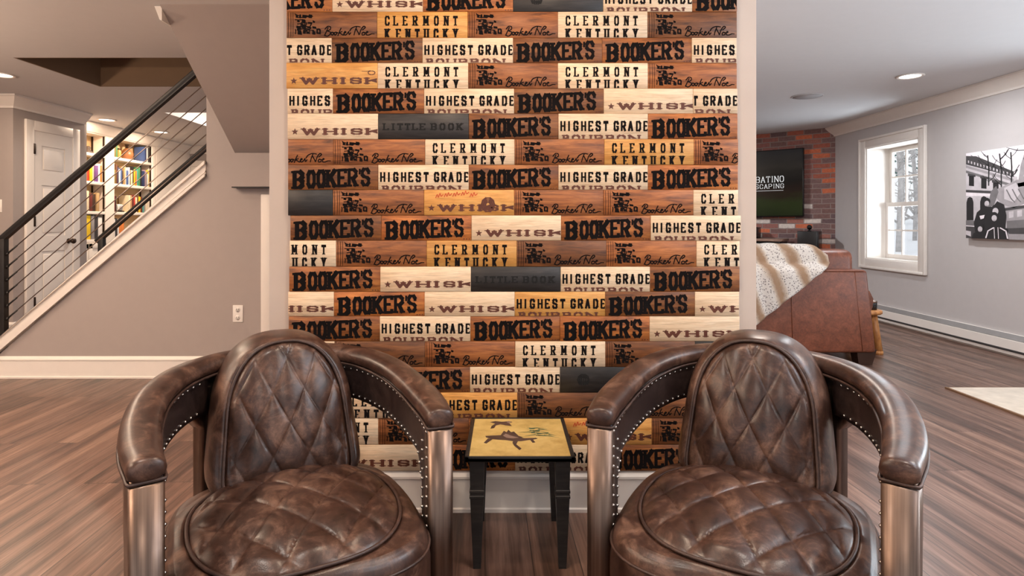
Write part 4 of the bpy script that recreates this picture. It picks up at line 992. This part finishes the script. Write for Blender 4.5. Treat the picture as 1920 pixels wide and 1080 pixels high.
# statue (animal on a plinth)
cpoly([(.47,.44),(.5,.2),(.53,.08),(.60,.02),(.72,.0),(.9,.05),(1,.2),(1,.62),(.55,.60)], 3, 5); cpoly([(.52,.14),(.58,.07),(.66,.06),(.62,.12),(.58,.18),(.54,.22)], 1, 6); cpoly([(.56,.2),(.64,.24),(.68,.32),(.6,.36),(.52,.33)], 4, 6); cline([(.56,.24),(.62,.3),(.68,.26)], .02, 2, 7); cpoly([(.47,.4),(.6,.38),(.62,.42),(.48,.44)], 1, 6)
cpoly([(.27,.46),(.35,.42),(.47,.36),(.6,.40),(.62,.58),(.44,.66),(.34,.62),(.29,.54)], 3, 6); cpoly([(.36,.44),(.46,.39),(.5,.5),(.44,.6),(.36,.56)], 4, 7); cpoly([(.24,.47),(.29,.41),(.31,.48),(.27,.62),(.21,.66)], 2, 7)
for k in range(4): cline([(.38+k*.05,.46),(.42+k*.05,.56),(.45+k*.05,.6)], .01, 2, 8)
cpoly([(.36,.66),(1,.56),(1,.76),(.38,.8)], 3, 5); cpoly([(.36,.66),(1,.56),(1,.60),(.36,.69)], 1, 6); cpoly([(.38,.80),(1,.74),(1,.84),(.38,.88)], 2, 6); cpoly([(.38,.88),(1,.84),(1,.93),(.4,.94)], 1, 6); cpoly([(.4,.94),(1,.93),(1,1),(.4,1)], 3, 6)
for k in range(8): cpoly([(.4+k*.07,.70-k*.011),(.44+k*.07,.693-k*.011),(.44+k*.07,.76-k*.011),(.4+k*.07,.77-k*.011)], 4, 7)
def figure(cx, cy, r, body, k):
    cpoly(body, 0, k); cpoly([(cx+r*1.15*math.cos(a*PI/8), cy-.01+r*1.55*math.sin(a*PI/8)) for a in range(16)], 0, k+1)
    cpoly([(cx+r*.8*math.cos(a*PI/6), cy+.012+r*1.15*math.sin(a*PI/6)) for a in range(12)], 4, k+2)
    cpoly([(cx-r*.42, cy+.03), (cx+r*.42, cy+.03), (cx+r*.2, cy+.042), (cx-r*.2, cy+.042)], 3, k+3)
figure(.205, .59, .028, [(.10,.98),(.08,.82),(.11,.70),(.17,.64),(.25,.64),(.30,.72),(.3,1),(.1,1)], 9)
figure(.285, .68, .034, [(.24,.8),(.25,.66),(.30,.58),(.36,.62),(.38,.74),(.37,.92),(.25,.9)], 13)
figure(.275, .755, .030, [(.19,1),(.19,.92),(.23,.86),(.32,.86),(.39,.88),(.40,1)], 17)
figure(.145, .88, .028, [(.06,1),(.08,.94),(.12,.92),(.19,.93),(.21,1)], 21)
cline([(.20,.99),(.22,.91),(.27,.875)], .012, 5, 25); cline([(.33,.875),(.38,.91),(.395,.99)], .012, 5, 25); cline([(.275,.87),(.28,.995)], .006, 5, 25); cline([(.31,.87),(.315,.995)], .006, 5, 25); cpoly([(.14,.74),(.19,.73),(.18,.77),(.15,.78)], 5, 25)
mb.build('printed_image', GR, cv, fix=False)
# rug
M['rug'] = plain('cream_rug_pile', srgb(206, 196, 182), .95, bump=.6, var=.08); M['rug_edge'] = plain('rug_edge', srgb(128, 98, 74), .9)
rug = thing('area_rug', 'flat cream rug lying on the plank floor at right', 'rug', (3.35, 2.6, 0))
mb = MB(); mb.bbox((-.535, -1.13, .001), (.55, 1.13, .012), .004); mb.build('pile', M['rug'], rug)
mb = MB(); mb.box((-.549, -1.142, .0005), (-.532, 1.142, .011)); mb.box((-.54, 1.126, .0005), (.55, 1.142, .010)); mb.build('binding', M['rug_edge'], rug)
# sofa seen from behind
SFX, SFY = 2.72, 4.33
sf = thing('sofa', 'brown leather sofa seen from behind with a throw over its back', 'sofa', (SFX-1.0, SFY+.45, 0))
ox, oy = SFX-1.0, SFY+.45
def sbx(a, b, n, r=.03, m='leather_sofa', seg=4):
    q = MB(); q.bbox((a[0]-ox, a[1]-oy, a[2]), (b[0]-ox, b[1]-oy, b[2]), r, 0, seg); return q.build(n, M[m], sf)
bk = MB(); L_ = SFX-2.05
bm = bmesh.new(); bmesh.ops.create_cube(bm, size=1)
for v in bm.verts:
    z = .095 if v.co.z < 0 else .705; x = (L_ if v.co.x < 0 else SFX-.03); y = (SFY if v.co.y < 0 else SFY+.2)
    if v.co.z < 0 and v.co.x > 0: x += .05
    if v.co.z > 0: y += .03
    v.co = Vector((x-ox, y-oy, z))
bmesh.ops.bevel(bm, geom=bm.edges[:], offset=.022, segments=4, profile=.5, affect='EDGES'); bk.bm(bm, 0, True)
bo = bk.build('back', M['leather_sofa'], sf)
q = MB(); q.tube([(1.52-0-ox+.0, SFY-oy-.001, .11), (1.52-ox, SFY-oy+.028, .69)], .003, 6); q.tube([(2.12-ox, SFY-oy-.001, .11), (2.12-ox, SFY-oy+.028, .69)], .003, 6); q.tube([(SFX+.0-ox-.085, SFY-oy+.001, .11), (SFX-ox-.125, SFY-oy+.03, .69)], .003, 6); q.tube([(L_-ox+.05, SFY-oy+.03, .698), (SFX-.06-ox, SFY-oy+.03, .698)], .005, 6); q.build('seam', M['leather_sofa'], bo)
for a, b in ((SFX-1.92, SFX-1.0), (SFX-.99, SFX-.06)):
    sbx((a, SFY+.13, .42), (b, SFY+.36, .852), 'back_cushion', .06)
    sbx((a, SFY+.3, .28), (b, SFY+.95, .46), 'seat_cushion', .05)
# rolled arms
for sx, xc in ((1, SFX-.02), (-1, L_+.03)):
    q = MB(); arch = [(-.1, .1), (.06, .1), (.06, .36), (.085, .42), (.09, .48), (.06, .54), (.0, .56), (-.06, .55), (-.1, .5)]
    q.prism([(xc+sx*a-ox, SFY+.12-oy, z) for a, z in arch], (0, .82, 0), 0, False); q.build('arm', M['leather_sofa'], sf)
sbx((L_+.02, SFY+.1, .1), (SFX-.02, SFY+.92, .3), 'seat_base', .02)
M['foot'] = plain('dark_wood_foot', srgb(56, 34, 24), .4)
for (fx, fy) in ((SFX-.115, SFY+.02), (L_+.03, SFY+.02), (SFX-.115, SFY+.82), (L_+.03, SFY+.82)):
    q = MB(); vs = [(fx+a*.14-ox+(.008 if a else -.0), fy+b*.1-oy, .115) for a, b in ((0,0),(1,0),(1,1),(0,1))]+[(fx+.02+a*.1-ox, fy+.01+b*.08-oy, 0) for a, b in ((0,0),(1,0),(1,1),(0,1))]
    q.add(vs, [(0,1,2,3),(4,5,6,7),(0,1,5,4),(1,2,6,5),(2,3,7,6),(3,0,4,7)]); q.build('foot', M['foot'], sf)
# throw blanket draped over sofa back
def throw_mat():
    t = NT('spotted_faux_fur'); t.set(Roughness=.95); v = t.coord('Object')
    wv = t.n('ShaderNodeTexWave'); t.l(t.coord('Object', (1, .3, 1), (0, .42, 0)), wv.inputs['Vector']); wv.inputs['Scale'].default_value = 1.45; wv.inputs['Distortion'].default_value = 2.2; wv.inputs['Detail'].default_value = 3; wv.inputs['Detail Scale'].default_value = 2.0
    band = t.mix(.25, wv.outputs['Fac'], t.noise(v, 30, 4, .7))
    base = t.ramp(band, [(.45, srgb(200, 194, 188)), (.62, srgb(184, 170, 156)), (.85, srgb(140, 112, 88))])
    vo = t.n('ShaderNodeTexVoronoi'); t.l(v, vo.inputs['Vector']); vo.inputs['Scale'].default_value = 70; vo.inputs['Randomness'].default_value = 1
    sp = t.ramp(vo.outputs[0], [(.22, (1,1,1)), (.42, (0,0,0))]); m2 = t.ramp(band, [(.5, (1,1,1)), (.75, (.15,.15,.15))]); sp = t.mix(1, sp, m2, 'MULTIPLY')
    c = t.mix(sp, base, srgb(112, 104, 104)); t.l(c, t.b.inputs['Base Color']); t.bump(t.noise(v, 160, 4, .7), .6, .004); return t.mat
M['throw'] = throw_mat()
PRO = [(SFY+.40, .60), (SFY+.375, .80), (SFY+.33, .858), (SFY+.22, .872), (SFY+.125, .862), (SFY+.10, .80), (SFY+.085, .735), (SFY+.02, .715), (SFY-.012, .68), (SFY-.022, .56), (SFY-.028, .44), (SFY-.034, .3), (SFY-.038, .15)]
PP = crom([(0, a, b) for a, b in PRO], 6); NL = [0]
for a, b in zip(PP, PP[1:]): NL.append(NL[-1]+(b-a).length)
XK = [2.02, 2.10, 2.18, 2.25, 2.34, 2.42, 2.43, 2.38, 2.31, 2.155, 1.99, 1.81, 1.62]
mb = MB(); NU, NV = 60, len(PP)
xr = lambda f, z: 0
vs = []; fs = []
ztop_x, zlow = 2.44, .33
for j, p in enumerate(PP):
    # right edge: widest at the crest, cut diagonally down the back
    kk = min(j/6, len(PRO)-1.001); ki = int(kk); xe = XK[ki]+(XK[ki+1]-XK[ki])*(kk-ki)
    for i in range(NU+1):
        f = i/NU; x = L_+.12+(xe-L_-.12)*f
        wv = .012*math.sin(x*17+p.z*5)+.008*math.sin(x*31+1.3)
        k = sstep(SFY+.12, SFY-.0, p.y)
        vs.append((x, p.y-abs(wv)*1.3*k-.006, p.z+.006+abs(wv)*.5*(1-k)))
for j in range(NV-1):
    for i in range(NU): fs.append((j*(NU+1)+i, j*(NU+1)+i+1, (j+1)*(NU+1)+i+1, (j+1)*(NU+1)+i))
mb.add(vs, fs, 0, True); thr = mb.build('throw_blanket', M['throw'])
so = thr.modifiers.new('thick', 'SOLIDIFY'); so.thickness = .014; so.offset = 1
tag(thr, 'spotted cream and tan faux fur throw draped over the sofa back', 'blanket')
# rustic stool + mug
M['log'] = wood('peeled_log', [(.3, srgb(150, 92, 44)), (.5, srgb(182, 122, 66)), (.72, srgb(206, 150, 92))], .45, (30, 30, 4))
rs = thing('rustic_side_table', 'low log legged side table at the sofa end', 'side table', (2.925, 4.80, 0))
mb = MB(); mb.lathe([(.04, .318), (.125, .318), (.135, .325), (.135, .342), (.128, .35), (.02, .35)], n=30); mb.build('slab', M['log'], rs)
for a in (-.9, 1.1, 3.1):
    q = MB(); q.tube([(.075*math.cos(a), .075*math.sin(a), .325), (.09*math.cos(a)+.004, .09*math.sin(a), .17), (.112*math.cos(a), .112*math.sin(a), .018)], [.026, .029, .032], 12)
    q.lathe([(.034, 0), (.034, .03)], (.112*math.cos(a), .112*math.sin(a), 0), 12); q.build('leg', M['log'], rs)
tm = thing('steel_mug', 'small dark and steel mug on the log legged side table', 'mug', (2.985, 4.77, .3505))
mb = MB(); mb.lathe([(.028, 0), (.031, .004), (.031, .06), (.028, .065)], n=24); mb.build('body', M['blackgloss'], tm); mb = MB(); mb.lathe([(.032, .058), (.033, .07), (.029, .076), (.005, .077)], n=24); mb.build('lid', M['steel'], tm)
# television on the brick wall
BROT = math.atan2(-BDIR.y, -BDIR.x)                      # local +x runs right along the wall, -y faces the room
tvc = onbrick(.375+.75, 0, 1.56); tv = thing('television', 'large flat television mounted on the red brick wall', 'television', tvc, BROT)
hw, hh = .75, .43
mb = MB(); mb.bbox((-hw, -.075, -hh), (hw, -.03, hh), .006); mb.build('casing', M['blackgloss'], tv)
mb = MB(); mb.box((-.25, -.03, -.2), (.25, -.001, .2)); mb.build('wall_mount', M['black'], tv)
def screen_mat():
    t = NT('television_screen'); t.set(Roughness=.15, Base_Color=(.004,.004,.004,1))
    tc = t.n('ShaderNodeTexCoord'); sp = t.n('ShaderNodeSeparateXYZ'); t.l(tc.outputs['Object'], sp.inputs[0])
    nz = t.noise(t.coord('Object', (1, 1, 3)), 3.2, 4, .6); ma = t.n('ShaderNodeMath', operation='MULTIPLY_ADD'); t.l(nz, ma.inputs[0]); ma.inputs[1].default_value = .3; t.l(sp.outputs[2], ma.inputs[2])
    mr = t.n('ShaderNodeMapRange'); mr.inputs[1].default_value = -.3; mr.inputs[2].default_value = .58; t.l(ma.outputs[0], mr.inputs[0])
    c = t.ramp(mr.outputs[0], [(0, srgb(26, 34, 14)), (.22, srgb(38, 46, 20)), (.36, srgb(36, 24, 18)), (.55, srgb(22, 20, 18)), (.75, srgb(42, 38, 34)), (1, srgb(28, 27, 28))])
    t.l(c, t.b.inputs['Emission Color']); t.set(Emission_Strength=.8); return t.mat
M['screen'] = screen_mat(); M['tvtext'] = emit('television_lettering', (.85, .85, .85, 1), .9)
mb = MB(); mb.box((-hw+.012, -.0775, -hh+.015), (hw-.012, -.0745, hh-.012)); scr = mb.build('screen', M['screen'], tv)
o = []; k = .0066                                         # px to m on the screen
xr_ = hw-.215
def word(txt, x_right, y, h, w_, gap, t1, t2):
    x = x_right-sum((w_ if c != 'I' else w_*.45)+gap for c in txt)
    for ch in txt: ww = w_ if ch != 'I' else w_*.45; glyph(o, ch, x, y, ww, h, t1, t2, 0, .004, 0); x += ww+gap
word('BATINO', xr_, .015, .078, .050, .014, .008, .0045); word('SCAPING', xr_, -.064, .058, .041, .014, .006, .0036); o.append(([(xr_-.6, -.094), (xr_-.02, -.094), (xr_-.02, -.090), (xr_-.6, -.090)], 0))
mb = MB()
for i, (P, m) in enumerate(o): mb.add([(p[0], -.0778-2e-5*(i % 25), p[1]) for p in P], [tuple(range(len(P)))], 0)
mb.build('screen_lettering', M['tvtext'], scr, fix=False)
# brick ledge with fireplace + speakers
hb = MB(); hb.box((.15, -.42, 0), (1.9, 0, .70)); hearth = hb.build('wall_ledge', M['brick'], loc=BA, rz=BROT)
hearth.location = onbrick(2.0, 0, 0); hearth['kind'] = 'structure'; hearth['label'] = 'low brick ledge under the television'; hearth['category'] = 'brick ledge'
fp = thing('media_console', 'black media box with wooden top under the television', 'media console', onbrick(1.02, .22, .7005), BROT)
mb = MB(); mb.bbox((-.45, -.16, 0), (.45, .16, .125), .005); mb.build('body', M['blackgloss'], fp)
M['walnut'] = wood('console_wood', [(.3, srgb(112, 84, 70)), (.5, srgb(146, 114, 98)), (.7, srgb(168, 138, 120))], .5)
mb = MB(); mb.bbox((-.47, -.18, .125), (.47, .17, .155), .004); mb.build('top_board', M['walnut'], fp)
def speaker(name, label, loc, w_, d, h):
    t = thing(name, label, 'speaker', loc, BROT)
    mb = MB(); mb.bbox((-w_/2, -d/2+.012, 0), (w_/2, d/2, h), .006); mb.build('cabinet', M['blackgloss'], t)
    mb = MB(); mb.bbox((-w_/2+.004, -d/2, .004), (w_/2-.004, -d/2+.013, h-.004), .004); mb.build('grille', M['black'], t)
speaker('box_speaker', 'small black speaker box on the media console under the television', onbrick(1.0, .22, .8555), .26, .2, .145)
speaker('bookshelf_speaker', 'black speaker box standing on the brick ledge at right', onbrick(.27, .24, .7005), .22, .24, .255)
t = thing('webcam', 'small round black camera on top of the speaker box', 'camera', onbrick(.27, .24, .956), BROT)
mb = MB(); mb.lathe([(.02, 0), (.022, .006), (.01, .01), (.008, .02)], n=20); mb.build('base', M['blackgloss'], t)
mb = MB(); mb.lathe([(.005, -.03), (.024, -.02), (.03, 0), (.024, .02), (.005, .03)], (0, 0, .045), 20, axis='y'); mb.build('head', M['blackgloss'], t)

# ------------------------------------------------------------------ outside the window
M['snow'] = plain('snowy_ground', srgb(240, 242, 245), .9, var=.04); M['bark'] = plain('grey_bark', srgb(186, 182, 180), .9, var=.2); M['ever'] = plain('evergreen_needles', srgb(74, 112, 106), .8, var=.35)
mb = MB(); mb.prism([(4.31, -6, .45), (9, -6, .55), (16, -6, 1.1), (30, -6, 1.6), (30, -6, .0), (4.31, -6, .0)], (0, 40, 0)); struct(mb, 'ground_outside', M['snow'], 'snowy ground outside the window', 'ground')
rt = random.Random(31)
for i, (tx, ty) in enumerate(((7.3, 10.9), (9.9, 14.2), (12.4, 17.8))):
    t = thing('bare_tree', ['slender bare tree nearest outside the window', 'bare tree in the middle distance outside the window', 'bare tree farthest off outside, before the conifer'][i], 'tree', (tx, ty, .5))
    mb = MB(); mb.tube([(0, 0, 0), (.06, .03, 1.3), (.0, .08, 2.6), (.08, 0, 4.2)], [.05, .04, .03, .015], 8); mb.build('trunk', M['bark'], t)
    mb = MB()
    for k in range(26):
        z = rt.uniform(.5, 3.6); a = rt.uniform(0, 2*PI); l = rt.uniform(.5, 1.2)
        d = Vector((math.cos(a), math.sin(a), rt.uniform(.2, .9)))*l; p = Vector((.03, .04, z)); e_ = p+d; mid = p+d*.5+Vector((0, 0, -.08))
        mb.tube([p, mid, e_], [.022, .014, .006], 5)
        for q_ in range(3):
            s_ = p+d*rt.uniform(.4, .9); mb.tube([s_, s_+Vector((rt.uniform(-.3, .3), rt.uniform(-.3, .3), rt.uniform(.05, .35)))], [.008, .003], 4)
    mb.build('branches', M['bark'], t)
t = thing('evergreen_tree', 'dark green conifer high outside the window', 'tree', (14.6, 21.6, .9))
mb = MB(); mb.tube([(0, 0, 0), (0, 0, 5.5)], [.09, .02], 8); mb.build('trunk', M['bark'], t)
mb = MB()
for k in range(420):
    z = rt.uniform(1.7, 5.4); R_ = 1.7*(1-(z-1.2)/4.6)+.15; a = rt.uniform(0, 2*PI); r_ = R_*math.sqrt(rt.random()); l = rt.uniform(.2, .42)
    p = Vector((r_*math.cos(a), r_*math.sin(a), z)); d = Vector((math.cos(a)*l, math.sin(a)*l, -l*.35)); s_ = Vector((-math.sin(a), math.cos(a), 0))*.05
    mb.add([p-s_*.3, p+d*.4-s_, p+d, p+d*.4+s_, p+d*.4+Vector((0, 0, .05))], [(0, 1, 4), (1, 2, 4), (2, 3, 4), (3, 0, 4), (0, 3, 2, 1)])
mb.build('foliage', M['ever'], t)
